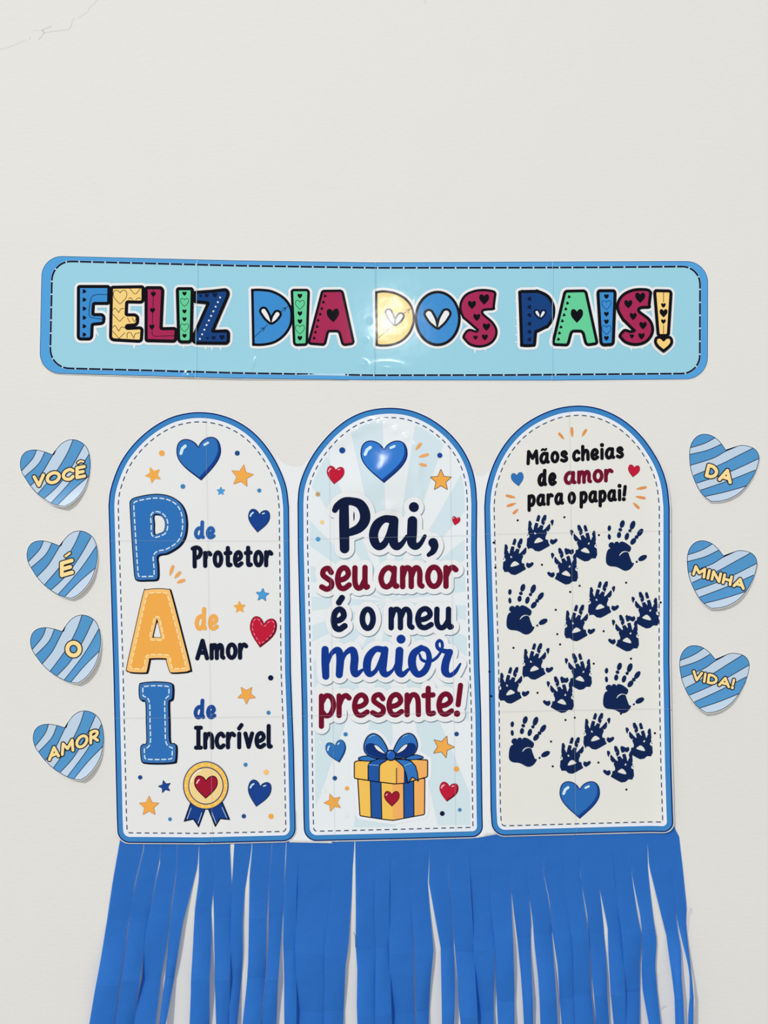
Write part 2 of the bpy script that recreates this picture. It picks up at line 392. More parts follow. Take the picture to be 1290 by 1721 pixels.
def union(L):
    s = L[0]
    for k in L[1:]: s = s | k
    return s

# inks
NAVY = ink('navy_ink', (14, 24, 48)); BLACK = ink('black_ink', (12, 14, 24)); WHITE = ink('white_paper', (231, 233, 236))
PAPER = ink('poster_white', (228, 230, 230)); PBLUE = ink('poster_border_blue', (60, 131, 195)); PNAVY = ink('poster_border_navy', (14, 36, 98))
PBAND = ink('poster_white_band', (228, 234, 245)); SKY = ink('banner_light_blue', (153, 207, 225)); BBLUE = ink('banner_border_blue', (84, 160, 219))
LBLUE = ink('letter_blue', (62, 140, 207), mottle=.05); LYEL = ink('letter_yellow', (244, 208, 130)); LRED = ink('letter_crimson', (166, 44, 86)); LGRN = ink('letter_green', (102, 205, 154))
LNAVY = ink('letter_navy', (26, 66, 126)); HBLUE = ink('heart_blue', (49, 113, 184)); HNAVY = ink('heart_navy', (28, 66, 142)); HDARK = ink('heart_edge', (24, 66, 140))
HRED = ink('heart_red', (190, 30, 58)); HREDD = ink('heart_red_edge', (120, 14, 40)); SHINE = ink('printed_shine', (205, 232, 248)); ORANGE = ink('star_orange', (239, 171, 80))
OUTO = ink('star_outline', (196, 128, 70)); GOLD = ink('gold', (242, 194, 92)); GOLDL = ink('gold_light', (240, 212, 148)); TAN = ink('orange_face', (240, 176, 100))
MAROON = ink('maroon_ink', (112, 18, 44)); ROYAL = ink('royal_ink', (20, 56, 142)); PAI = ink('pai_navy', (8, 28, 60)); STARB = ink('star_blue', (74, 156, 214))
DOTB = ink('dot_blue', (62, 130, 186)); DOTN = ink('dot_navy', (32, 78, 138)); CREAM = ink('stitch_cream', (250, 228, 170)); STITCHW = ink('stitch_white', (214, 234, 246))
HANDS = ink('hand_ink', (8, 38, 82)); RAY = ink('ray_pale', (229, 235, 239)); RAYB = ink('ray_blue', (208, 226, 234)); SHADE = ink('printed_grey_line', (126, 148, 162))
RIBB = ink('ribbon_blue', (36, 86, 162)); RIBL = ink('ribbon_light', (52, 116, 192)); RIBD = ink('ribbon_dark', (18, 50, 118)); RAYO = ink('spark_orange', (236, 168, 98))
SEAM = ink('sheet_seam', (214, 217, 220)); PBLUE2 = ink('panel_letter_edge', (60, 116, 180)); AEDGE = ink('orange_edge', (247, 194, 118)); MEDN = ink('medal_navy', (22, 52, 112))

# ================================================================ the room
def box(name, lo_, hi_, mat, label=None):
    (x0, y0, z0), (x1, y1, z1) = lo_, hi_; me = bpy.data.meshes.new(name)
    me.from_pydata([(x, y, z) for x in (x0, x1) for y in (y0, y1) for z in (z0, z1)], [], [(0, 1, 3, 2), (4, 6, 7, 5), (0, 4, 5, 1), (2, 3, 7, 6), (0, 2, 6, 4), (1, 5, 7, 3)]); me.update()
    o = bpy.data.objects.new(name, me); COL.objects.link(o); me.materials.append(mat); o['kind'] = 'structure'
    if label: o['label'] = label
    return o
wm = bpy.data.materials.new('painted_plaster'); wm.use_nodes = True; nt = wm.node_tree; b = nt.nodes['Principled BSDF']
b.inputs['Roughness'].default_value = 0.65; b.inputs['Specular IOR Level'].default_value = 0.2
geo = nd(nt, 'ShaderNodeNewGeometry')
def noise(scale, detail, vec=None, rough=.5):
    n = nd(nt, 'ShaderNodeTexNoise'); n.inputs['Scale'].default_value = scale; n.inputs['Detail'].default_value = detail; n.inputs['Roughness'].default_value = rough
    nt.links.new(vec or geo.outputs['Position'], n.inputs['Vector']); return n.outputs['Fac']
mp = nd(nt, 'ShaderNodeMapping'); mp.inputs['Scale'].default_value = (1, 1, 2.4); nt.links.new(geo.outputs['Position'], mp.inputs[0])
hs = mth(nt, 'ADD', mth(nt, 'MULTIPLY', noise(5, 2), 0.004), mth(nt, 'ADD', mth(nt, 'MULTIPLY', noise(75, 3, mp.outputs[0]), 0.00075), mth(nt, 'MULTIPLY', noise(330, 2), 0.00010)))
bp = nd(nt, 'ShaderNodeBump'); bp.inputs['Distance'].default_value = 1.0; bp.inputs['Strength'].default_value = 0.55
nt.links.new(hs, bp.inputs['Height']); nt.links.new(bp.outputs[0], b.inputs['Normal'])
mx = nd(nt, 'ShaderNodeMix', data_type='RGBA'); mx.inputs[6].default_value = rgb((223, 222, 218)); mx.inputs[7].default_value = rgb((223, 223, 221))
nt.links.new(noise(1.6, 3), mx.inputs[0]); nt.links.new(mx.outputs[2], b.inputs['Base Color'])
wall = box('wall_back', (-2.6, 0, 0), (2.6, .12, 2.9), wm, 'off-white painted plaster wall with a fine crack in its paint')
box('floor', (-2.6, -3.2, -.1), (2.6, .12, 0), matte('floor_grey', (206, 203, 196)), 'plain pale grey floor at the foot of the wall')
wctx = Ctx(wall, 0.02)
CRK = ink('crack_grey', (204, 204, 200), 0.7, 0.1)
fz = Fr(0, 0, 400)
for i, (P, w) in enumerate([([(530, -10), (515, 15), (488, 38), (470, 68), (425, 97)], 1.1), ([(405, 98), (392, 112), (388, 135), (370, 162), (330, 165), (240, 178)], 1.3),
               ([(280, 142), (232, 162), (238, 178), (210, 215)], 2.0), ([(232, 165), (180, 166)], .8), ([(168, 198), (158, 216)], 1.0), ([(140, 215), (85, 240), (40, 258), (-20, 270)], .9)]):
    ribbons('plaster_crack', [fz(smooth(P, 5))], w, CRK, wctx, 0, wall)
ribbons('plaster_crack', [smooth([(712, -3), (714, 3), (716, 6)], 5)], 1.0, CRK, wctx, 0, wall)

# ================================================================ fringe curtain
fm = bpy.data.materials.new('blue_nonwoven'); fm.use_nodes = True; nt = fm.node_tree; b = nt.nodes['Principled BSDF']; outn = nt.nodes['Material Output']
b.inputs['Roughness'].default_value = 0.6; b.inputs['Specular IOR Level'].default_value = 0.25
geo = nd(nt, 'ShaderNodeNewGeometry')
fac = noise(700, 2)
cr = nd(nt, 'ShaderNodeValToRGB'); cr.color_ramp.elements[0].position = .2; cr.color_ramp.elements[1].position = .8
cr.color_ramp.elements[0].color = rgb((44, 119, 209)); cr.color_ramp.elements[1].color = rgb((49, 127, 217))
nt.links.new(fac, cr.inputs[0]); nt.links.new(cr.outputs[0], b.inputs['Base Color'])
bp = nd(nt, 'ShaderNodeBump'); bp.inputs['Distance'].default_value = 1.0; bp.inputs['Strength'].default_value = .6
nt.links.new(mth(nt, 'ADD', mth(nt, 'MULTIPLY', noise(700, 2), .00025), mth(nt, 'MULTIPLY', noise(28, 2), .0042)), bp.inputs['Height']); nt.links.new(bp.outputs[0], b.inputs['Normal'])
tr = nd(nt, 'ShaderNodeBsdfTranslucent'); nt.links.new(cr.outputs[0], tr.inputs['Color'])
ms = nd(nt, 'ShaderNodeMixShader'); ms.inputs[0].default_value = .32; nt.links.new(b.outputs[0], ms.inputs[1]); nt.links.new(tr.outputs[0], ms.inputs[2]); nt.links.new(ms.outputs[0], outn.inputs['Surface'])

fS, fT, fU = Fr(140, 1390, 480), Fr(460, 1390, 820), Fr(800, 1370, 1180)
def e(fr, *P): return fr(P)
STRIPS = [
 (e(fS, (238, 60), (190, 341), (145, 645), (105, 949), (45, 1256)), e(fS, (386, 60), (384, 130), (325, 370), (282, 645), (252, 949), (205, 1256))),
 (e(fS, (388, 60), (388, 130), (333, 370), (306, 480), (290, 645), (262, 949), (210, 1256)), e(fS, (496, 60), (488, 200), (440, 440), (405, 645), (375, 949), (325, 1256))),
 (e(fS, (496, 60), (489, 230), (444, 440), (407, 645), (377, 949), (330, 1256)), e(fS, (600, 60), (592, 290), (560, 500), (535, 750), (500, 949), (470, 1256))),
 (e(fS, (602, 60), (593, 310), (557, 600), (544, 800), (520, 1000), (495, 1256)), e(fS, (740, 60), (728, 250), (690, 400), (640, 600), (592, 900), (535, 1256))),
 (e(fS, (738, 60), (738, 330), (712, 530), (707, 650), (700, 1000), (685, 1256)), e(fS, (832, 60), (828, 400), (817, 520), (820, 700), (815, 900), (808, 1256))),
 (e(fS, (832, 60), (829, 420), (832, 520), (837, 700), (847, 900), (854, 1256)), e(fS, (938, 60), (936, 140), (946, 390), (945, 700), (940, 1256))),
 (e(fS, (966, 60), (960, 140), (946, 395), (944, 700), (938, 1256)), e(fS, (1078, 60), (1066, 180), (1030, 400), (1018, 600), (1018, 800), (1010, 950), (985, 1256))),
 (e(fS, (1080, 60), (1072, 180), (1060, 300), (1058, 650), (1055, 850), (1045, 1000), (1020, 1256)), e(fS, (1205, 60), (1182, 350), (1172, 600), (1165, 900), (1132, 1256))),
 (e(fS, (1207, 60), (1184, 350), (1182, 700), (1174, 900), (1136, 1256)), e(fT, (76, 60), (68, 180), (58, 450), (40, 750), (25, 1000), (18, 1180))),
 (e(fT, (78, 60), (73, 180), (60, 450), (56, 700), (66, 900), (69, 1180)), e(fT, (150, 60), (139, 370), (132, 700), (142, 1000), (141, 1180))),
 (e(fT, (148, 60), (137, 370), (130, 700), (139, 1000), (139, 1180)), e(fT, (352, 60), (344, 400), (312, 700), (306, 1180))),
 (e(fT, (350, 60), (342, 400), (309, 700), (304, 1180)), e(fT, (486, 60), (482, 140), (474, 250), (470, 400), (450, 700), (432, 820), (425, 1000), (418, 1180))),
 (e(fT, (490, 60), (490, 140), (494, 500), (492, 700), (503, 850), (500, 1050), (505, 1180)), e(fT, (614, 60), (609, 500), (615, 700), (613, 1180))),
 (e(fT, (611, 60), (606, 500), (612, 700), (610, 1180)), e(fT, (702, 60), (694, 500), (698, 800), (712, 1180))),
 (e(fT, (699, 60), (691, 500), (694, 800), (708, 1180)), e(fT, (828, 60), (818, 400), (836, 620), (840, 900), (850, 1180))),
 (e(fT, (825, 60), (816, 400), (841, 640), (850, 900), (857, 1180)), e(fT, (942, 60), (926, 330), (938, 480), (960, 720), (942, 900), (930, 1180))),
 (e(fT, (940, 60), (932, 330), (952, 440), (1003, 720), (1005, 900), (1008, 1180)), e(fT, (1054, 60), (1046, 320), (1062, 430), (1078, 650), (1084, 800), (1088, 950), (1080, 1180))),
 (e(fT, (1053, 60), (1049, 320), (1064, 430), (1082, 650), (1102, 900), (1108, 1050), (1122, 1180)), e(fT, (1176, 60), (1182, 350), (1197, 600), (1212, 950), (1222, 1180))),
 (e(fT, (1174, 60), (1180, 350), (1194, 600), (1209, 950), (1219, 1180)), e(fU, (76, 100), (82, 500), (102, 700), (97, 1000), (96, 1190))),
 (e(fU, (74, 100), (80, 500), (100, 700), (108, 900), (120, 1190)), e(fU, (188, 100), (196, 400), (202, 600), (207, 800), (214, 1000), (212, 1190))),
 (e(fU, (186, 100), (198, 420), (212, 540), (235, 720), (250, 900), (268, 1190)), e(fU, (288, 100), (292, 400), (310, 600), (308, 750), (310, 900), (318, 1190))),
 (e(fU, (285, 100), (291, 400), (320, 600), (330, 750), (345, 900), (358, 1190)), e(fU, (386, 100), (383, 340), (410, 480), (428, 650), (438, 850), (458, 1190))),
 (e(fU, (384, 100), (386, 340), (416, 480), (428, 650), (460, 850), (482, 1190)), e(fU, (488, 100), (493, 350), (522, 600), (541, 800), (551, 1190))),
 (e(fU, (485, 100), (490, 350), (519, 600), (538, 800), (548, 1190)), e(fU, (583, 100), (592, 350), (620, 560), (635, 700), (641, 900), (664, 1190))),
 (e(fU, (581, 100), (594, 370), (630, 560), (640, 700), (650, 900), (675, 1190)), e(fU, (681, 100), (692, 350), (727, 650), (735, 800), (735, 1000), (752, 1190))),
 (e(fU, (679, 100), (692, 370), (748, 640), (750, 800), (755, 1000), (777, 1190)), e(fU, (773, 100), (783, 350), (822, 630), (833, 800), (842, 1190))),
 (e(fU, (771, 100), (780, 350), (818, 630), (830, 800), (838, 1190)), e(fU, (883, 100), (887, 350), (920, 600), (934, 680), (925, 850), (930, 1000), (922, 1190))),
 (e(fU, (881, 100), (888, 350), (930, 560), (938, 680), (935, 880), (945, 1000), (975, 1190)), e(fU, (974, 100), (978, 300), (1005, 600), (1020, 700), (1010, 850), (1025, 1000), (1040, 1190))),
 (e(fU, (972, 100), (984, 290), (1050, 560), (1080, 680), (1095, 850), (1105, 1000), (1115, 1190)), e(fU, (1078, 100), (1112, 350), (1132, 560), (1155, 750), (1147, 900), (1150, 1000), (1160, 1190))),
 (e(fU, (1075, 100), (1110, 350), (1135, 560), (1178, 780), (1186, 850), (1168, 1050), (1163, 1190)), e(fU, (1122, 60), (1156, 115), (1175, 300), (1196, 520), (1191, 600), (1200, 800), (1200, 970), (1195, 1190))),
]
fringe = root('fringe_curtain', 'blue fringe curtain of hanging non-woven strips below the three arched posters', 'curtain', 645, 2120)
YT, YB = 1384.0, 2110.0
for k, (Lf, Rt) in enumerate(STRIPS):
    rr = random.Random(k * 13 + 5)
    def edge(P, y):
        x = np.interp(y, P[:, 1], P[:, 0]); sl = (P[-1, 0] - P[-2, 0]) / (P[-1, 1] - P[-2, 1]) * .6
        return x + np.where(y > P[-1, 1], (y - P[-1, 1]) * sl * np.exp(-np.clip((y - P[-1, 1]) / 400, 0, 9)), 0)
    xm = edge(Lf, 1500.0)
    base0 = 1440 if xm < 470 else (1495 if xm < 800 else 1478 - (xm - 800) * .07)
    per = 101.0; creases = [base0 + per * i + rr.uniform(-5, 5) for i in range(-1, 8)]
    tilt = rr.uniform(-5.5, 5.5); amp = rr.uniform(8.0, 14.0); sgn = 1 if (k // 2) % 2 else -1
    z0 = 0.9 + (k % 2) * 1.4
    ys = np.unique(np.concatenate([np.arange(YT, YB, 11.0), [YB], [c for c in creases if YT < c < YB]])); V, F = [], []; NU = 9
    for y in ys:
        a, c = edge(Lf, y), edge(Rt, y)
        i = max(j for j in range(len(creases)) if creases[j] <= y) if y >= creases[0] else 0
        t = (y - creases[i]) / per; tri = (abs(t) * 2 - 1) * (1 if i % 2 else -1) * sgn
        ramp = min(1, max(0, (y - 1402) / 230)) ** 1.6; hang = 5.0 * max(0, (y - 1480) / 240) + (24 * max(0, (y - 1490) / 220) ** 1.3 if k == 29 else 10 * max(0, (y - 1490) / 220) if k == 28 else 0)
        for u in np.linspace(0, 1, NU):
            z = 0.55 + ramp * (z0 + hang + amp * .5 * (tri + 1) + tilt * (u - .5) + 2.6 * (1 - (2 * u - 1) ** 2) + .5 * math.sin(y * .05 + k * 2 + u * 4))
            V.append((a + (c - a) * u, y, max(.5, z)))
    n = len(ys)
    F = [(r * NU + q, (r + 1) * NU + q, (r + 1) * NU + q + 1, r * NU + q + 1) for r in range(n - 1) for q in range(NU - 1)]
    ox, oy, oz = fringe.location; me = bpy.data.meshes.new('strip')
    me.from_pydata([(WX(x) - ox, -z / 1000, WZ(y) - oz) for x, y, z in V], [], F); me.update()
    link('strip', me, fringe, fm, None)
# loose threads
THR = ink('pale_thread', (176, 184, 198), .6, .2); fctx = Ctx(fringe, 9.0)
for q, m_ in (([(1151, 1560), (1153, 1535), (1156, 1523), (1158, 1524), (1156, 1530)], THR), ([(1103, 1700), (1105, 1692), (1112, 1686), (1115, 1685)], THR), ([(594, 1563), (597, 1570), (597.5, 1588)], ink('dark_thread', (60, 80, 110), .6, .2))):
    ribbons('thread', [smooth(q, 5)], .8, m_, fctx, 0)

# ================================================================ banner
banner = root('paper_banner', 'long light blue banner with patterned letters reading FELIZ DIA DOS PAIS!', 'banner', 630, 640)
bx = Ctx(banner, 0.5, lambda x, y: 3.2 * np.clip((np.abs(y - 535) - 75) / 28, 0, 1) ** 2 * np.clip(1 - np.abs(x - 290) / 260, 0, 1) * (y > 535))
edgeP = np.vstack([fillet([(70.8, 430), (400, 438.3), (630, 441.5), (900, 440.2), (1189, 439.2), (1188.3, 637), (930, 639.4), (630, 639), (400, 636.2), (250, 632.2), (66.6, 626.8)], [34, 0, 0, 0, 36, 36, 0, 0, 0, 0, 34], 12)])
blue = poly(edgeP)
cuts = [(-100, -100), (331.5, 329), (630.5, 628.8), (927.5, 926.8), (2000, 2000)]
for (ta, ba), (tb, bb_) in zip(cuts, cuts[1:]):
    clip = poly([(ta, 400), (tb, 400), (bb_, 680), (ba, 680)])
    sh_ = piece('sheet', blue.grow(1.7) & clip, WHITE, bx, 0, thick=.25)
    piece('border', blue.grow(.3) & clip, BLACK, bx, 1, sh_); piece('border_fill', blue.grow(-.5) & clip, BBLUE, bx, 2, sh_)
inner = poly(fillet([(88.2, 438.8), (250, 443), (400, 446.8), (630, 450.4), (850, 450.2), (1000, 449.6), (1175.6, 448), (1175, 627.8), (850, 630.4), (630, 630.8), (400, 627.2), (250, 622.8), (84.2, 618.4)], [32, 0, 0, 0, 0, 0, 30, 30, 0, 0, 0, 0, 32], 12))
for (ta, ba), (tb, bb_) in zip(cuts, cuts[1:]):
    clip = poly([(ta, 400), (tb, 400), (bb_, 680), (ba, 680)]); piece('light_blue_field', inner & clip, SKY, bx, 3)
LB = loops_of(inner, 1.5)[3]; LB = rdp(max(LB, key=len), .05)
ribbons('stitching_edge', [np.vstack([LB, LB[:1]])], 3.6, ink('stitch_edge_pale', (176, 214, 234)), bx, 4)
ribbons('stitching', dashes(LB, 19.4, 2.4), 2.9, NAVY, bx, 5)
fA, fB, fC, fD = Fr(50, 420, 400), Fr(380, 420, 660), Fr(610, 420, 900), Fr(850, 420, 1210)
LET = []
def dense(Q):                                      # keep long straight edges straight when the outline is smoothed
    o = []
    for a, b_ in zip(Q, np.roll(Q, -1, 0)):
        o.append(a); L = np.hypot(*(b_ - a))
        if L > 22: o += [a + (b_ - a) * 4 / L, b_ - (b_ - a) * 4 / L]
    return np.array(o)
def letter(fr, P, fill, ow=20, ch='', closed_pts=None):
    if closed_pts is None:
        Q = fr(np.array(P, float)); Q = smooth(dense(Q), 5, True) if ch in 'SDP' else fillet([tuple(q) for q in Q], 2.4, 5)
    base = poly(Q if closed_pts is None else closed_pts); w = ow * fr.k / 2
    out = base.grow(w); LET.append((out, base.grow(-w), fill, ch)); return len(LET) - 1
iF = letter(fA, [(303, 228), (492, 228), (490, 333), (396, 333), (392, 402), (450, 402), (462, 418), (458, 450), (446, 457), (388, 462), (385, 540), (374, 553), (312, 553), (302, 543)], LBLUE, ch='F')
iE = letter(fA, [(508, 233), (703, 230), (703, 315), (693, 325), (602, 323), (598, 404), (655, 404), (670, 418), (668, 455), (655, 466), (600, 470), (600, 488), (688, 484), (697, 495), (692, 560), (680, 567), (515, 558), (502, 545)], LYEL, ch='E')
iL = letter(fA, [(722, 236), (815, 236), (825, 250), (814, 490), (900, 488), (908, 500), (904, 558), (895, 567), (722, 563)], LRED, ch='L')
iZ = letter(fA, [(1020, 266), (1130, 258), (1215, 248), (1230, 262), (1228, 285), (1132, 507), (1222, 503), (1232, 515), (1230, 570), (1218, 580), (1030, 578), (1012, 565), (1016, 535), (1108, 330), (1022, 322)], LNAVY, ch='Z')
iI = letter(fA, [(916, 243), (1008, 243), (1001, 560), (990, 572), (935, 572), (924, 560)], LGRN, ch='I')
iD = letter(fB, [(203, 325), (215, 312), (280, 312), (350, 322), (420, 355), (470, 400), (500, 455), (506, 520), (495, 590), (450, 660), (380, 712), (300, 733), (225, 735), (211, 722)], LBLUE, ch='D')
iA = letter(fB, [(752, 320), (888, 318), (901, 330), (985, 715), (975, 728), (915, 737), (900, 728), (876, 640), (862, 630), (795, 630), (785, 640), (765, 725), (752, 735), (650, 727), (640, 715), (742, 328)], LRED, ch='A')
iI2 = letter(fB, [(509, 320), (520, 313), (628, 313), (638, 325), (624, 725), (613, 735), (540, 737), (527, 726)], LGRN, ch='I')
iD2 = letter(fC, [(98, 330), (110, 316), (170, 313), (250, 330), (320, 372), (362, 430), (378, 500), (372, 560), (340, 630), (280, 685), (200, 712), (120, 715), (102, 700)], LYEL, 18, ch='D')
iS = letter(fC, [(986, 330), (972, 442), (905, 449), (888, 466), (902, 490), (962, 542), (994, 600), (984, 660), (940, 705), (870, 723), (800, 708), (758, 668), (750, 648), (772, 612), (800, 600), (842, 612), (856, 600), (748, 506), (727, 450), (732, 390), (768, 338), (830, 310), (900, 302), (970, 312)], LRED, 18, ch='S')
iO = letter(fC, None, LBLUE, 20, ch='O', closed_pts=fC(ell_pts(556, 514, 162, 197)))
iP = letter(fD, [(82, 265), (92, 252), (190, 250), (250, 280), (284, 340), (281, 410), (250, 460), (178, 496), (171, 566), (160, 576), (105, 577), (93, 566)], LNAVY, 19, ch='P')
iA2 = letter(fD, [(362, 250), (470, 248), (480, 258), (546, 558), (538, 566), (490, 573), (478, 562), (463, 500), (450, 490), (400, 490), (390, 500), (374, 562), (366, 574), (290, 571), (282, 558), (352, 258)], LGRN, 18, ch='A')
iS2 = letter(fD, [(868, 258), (858, 346), (808, 350), (798, 372), (858, 420), (880, 470), (870, 520), (832, 558), (775, 571), (720, 558), (690, 530), (685, 515), (712, 486), (745, 494), (770, 488), (702, 420), (671, 360), (676, 310), (710, 268), (770, 243), (845, 242)], LRED, 18, ch='S')
iI3 = letter(fD, [(556, 248), (648, 248), (654, 260), (643, 560), (634, 571), (582, 574), (569, 562), (551, 262)], LBLUE, 19, ch='I')
iX = letter(fD, [(896, 248), (982, 250), (990, 260), (974, 508), (965, 518), (920, 518), (912, 508), (892, 260)], LYEL, 19, ch='!')
iX2 = letter(fD, None, LYEL, 18, ch='!', closed_pts=fD(heart_pts(945, 571, 98, 80)))
words = [[iF, iE, iL, iZ, iI], [iD, iA, iI2], [iD2, iS, iO], [iP, iA2, iS2, iI3, iX, iX2]]
SPIKES = [[(fA, 648, 570, 648, 620), (fA, 953, 570, 953, 616), (fA, 1090, 580, 1090, 626), (fA, 1128, 580, 1128, 630), (fA, 1182, 580, 1182, 628), (fA, 395, 480, 433, 540)], [(fB, 566, 740, 566, 788), (fB, 205, 700, 184, 748)],
          [(fC, 835, 715, 835, 780), (fC, 912, 700, 912, 766), (fC, 985, 345, 1022, 310), (fC, 370, 400, 384, 358)], [(fD, 600, 570, 600, 614), (fD, 752, 560, 752, 616), (fD, 818, 555, 818, 606), (fD, 945, 610, 945, 642)] + [(fD, 95, y, 48, y) for y in (310, 410, 462, 512, 556)]]
for wi, idx in enumerate(words):
    hal = union([LET[i][0] for i in idx]).grow(4.3)
    for fr, ax, ay, bx_, by_ in SPIKES[wi]:
        a, t = np.array(fr(ax, ay)), np.array(fr(bx_, by_)); d = (t - a) / np.hypot(*(t - a)); nn = np.array([-d[1], d[0]])
        hal = hal | poly([t, a + nn * 3.6, a - nn * 3.6])
    piece('word_halo', hal, WHITE, bx, 5.5 if False else 6, h=.7)
lo_ = {}
for wi, idx in enumerate(words):
    for n, i in enumerate(idx):
        out, fil, mt, ch = LET[i]
        lo_[i] = piece('letter', out, BLACK, bx, 7 + n * 3, label='printed capital %s with a black outline' % ch if ch != '!' else 'printed yellow exclamation mark with a heart for its dot')
        piece('letter_fill', fil, mt, bx, 8 + n * 3, lo_[i])
def lay(i):
    for idx in words:
        if i in idx: return 9 + idx.index(i) * 3
def pat(i, sh): piece('letter_pattern', sh, BLACK if i not in (iZ, iP) else PAI, bx, lay(i), lo_[i], h=.22)
def patl(i, lines, w=.9, mat=None): ribbons('letter_pattern', lines, w, mat or BLACK, bx, lay(i) + .3, lo_[i])
def hs_(fr, L, rot=0, sx=1.0): return union([heart(*fr(x, y), s * fr.k * sx, s * fr.k, rot) for x, y, s in L])
def outl(fr, x, y, w, h, rot=0):
    P = fr(heart_pts(x, y, w, h, rot)); return np.vstack([P, P[:1]])
pat(iF, hs_(fA, [(341, y, 24) for y in (258, 310, 365, 421, 474, 526)], -90)); patl(iF, [fA(smooth([(488, 278), (410, 279), (382, 300), (372, 350), (368, 400), (385, 420), (456, 431)], 6))])
patl(iE, [outl(fA, 561, 296, 84, 82)] + [fA(smooth(P, 6)) for P in ([(516, 375), (530, 362), (552, 390)], [(552, 390), (568, 366), (586, 366)], [(516, 400), (558, 445)], [(558, 445), (587, 415)], [(515, 482), (530, 470), (552, 505)], [(552, 505), (570, 480), (592, 485)], [(515, 505), (555, 550)], [(555, 550), (590, 515)],
      [(622, 242), (655, 275), (686, 240)], [(612, 306), (625, 298), (640, 310)], [(658, 310), (675, 298), (690, 306)], [(606, 422), (622, 450)], [(636, 422), (650, 446), (660, 424)], [(605, 548), (605, 520), (625, 514), (646, 548)], [(646, 548), (655, 522), (684, 514)])])
patl(iL, [fA(smooth([(768, 242), (764, 380), (760, 505), (764, 528), (785, 536), (900, 532)], 6))]); pat(iL, hs_(fA, [(767, 278, 30), (762, 378, 31), (758, 481, 31)]))
for i, fr, x, f_, o_, sz in ((iI, fA, 960, (275, 385, 433, 536), (329, 486), 26), (iI2, fB, 571, (361, 497, 558, 687), (429, 621), 36), (iI3, fD, 602, (284, 390, 436, 535), (336, 486), 28)):
    pat(i, hs_(fr, [(x, y, sz) for y in f_])); patl(i, [outl(fr, x, y, sz * 1.95, sz * 1.85) for y in o_], .8 if i != iI3 else 1.0, None if i != iI3 else LNAVY)
pat(iZ, hs_(fA, [(1058, 288, 18), (1098, 286, 24), (1148, 283, 30), (1102, 550, 16), (1140, 548, 24), (1192, 545, 32)]))
piece('letter_pattern', union([dot(*fA(1180 - 125 * t / 9, 297 + 256 * t / 9), 1.55) for t in range(10)]), WHITE, bx, lay(iZ), lo_[iZ])
pat(iA, hs_(fB, [(768, 360, 22), (755, 408, 22), (742, 457, 22), (730, 500, 22), (714, 548, 22), (706, 596, 22), (693, 640, 22), (683, 686, 22)], -70) | heart(*fB(827, 512), 96 * fB.k, 102 * fB.k, -3))
pat(iA2, hs_(fD, [(380, 285, 18), (370, 323, 18), (360, 358, 18), (350, 394, 18), (339, 430, 18), (331, 467, 18), (322, 503, 18), (316, 540, 18)], -70) | heart(*fD(425, 401), 74 * fD.k, 80 * fD.k))
pat(iS, hs_(fC, [(812, 415, 60), (903, 374, 74), (848, 508, 52), (920, 580, 55), (838, 659, 32), (908, 657, 44)]))
pat(iS2, hs_(fD, [(734, 330, 48), (805, 292, 60), (763, 404, 42), (822, 459, 44), (755, 523, 26), (813, 523, 38)]))
pat(iP, hs_(fD, [(138, y, 24) for y in (296, 345, 394, 446, 495, 541)], 90))
pat(iX, hs_(fD, [(944, 338, 28), (945, 385, 48), (944, 435, 28)])); patl(iX, [fD([(945, 256), (945, 318)]), fD([(945, 455), (945, 508)])], .9)
def leafheart(i, fr, l0, l1, r0, r1, rw, ow, arrows=()):
    a = vstroke(fr([(*l0, rw), ((l0[0] + l1[0]) / 2, (l0[1] + l1[1]) / 2, rw * .85), (*l1, 1)])); c = vstroke(fr([(*r0, rw), ((r0[0] + r1[0]) / 2, (r0[1] + r1[1]) / 2, rw * .85), (*r1, 1)]))
    pat(i, (a | c).grow(ow * fr.k)); piece('letter_pattern', a | c, WHITE, bx, lay(i) + .6, lo_[i], h=.22)
    if arrows: patl(i, [fr(q) for q in arrows], .8)
def arrow(p, q, t):
    p, q = np.array(p, float), np.array(q, float); d = (q - p) / np.hypot(*(q - p)); n = np.array([-d[1], d[0]]); h = p + (q - p) * t
    return [[p, q], [h - d * 26 + n * 17, h], [h - d * 26 - n * 17, h]]
leafheart(iD, fB, (290, 475), (342, 560), (396, 500), (354, 562), 17, 18, arrow((220, 675), (322, 580), .75) + arrow((412, 490), (484, 433), .7))
leafheart(iD2, fC, (190, 468), (232, 555), (280, 497), (243, 556), 16, 15, arrow((110, 662), (215, 572), .75) + arrow((296, 484), (366, 430), .7))
leafheart(iO, fC, (490, 482), (546, 575), (620, 478), (560, 580), 22, 18)
leafheart(iP, fD, (184, 376), (200, 404), (224, 378), (207, 408), 8, 11)
for q in ([(331.5, 438.5), (329, 635.5)], [(927.5, 442), (926.8, 639)]): ribbons('sheet_seam', [np.linspace(q[0], q[1], 34)], .7, ink('sheet_edge_blue', (176, 216, 228)), bx, 30)
ribbons('sheet_seam', [[(630.5, 442), (628.8, 639)]], .6, ink('seam_dark', (120, 176, 196)), bx, 30)  # darker line drawn along the middle joint of the banner sheets

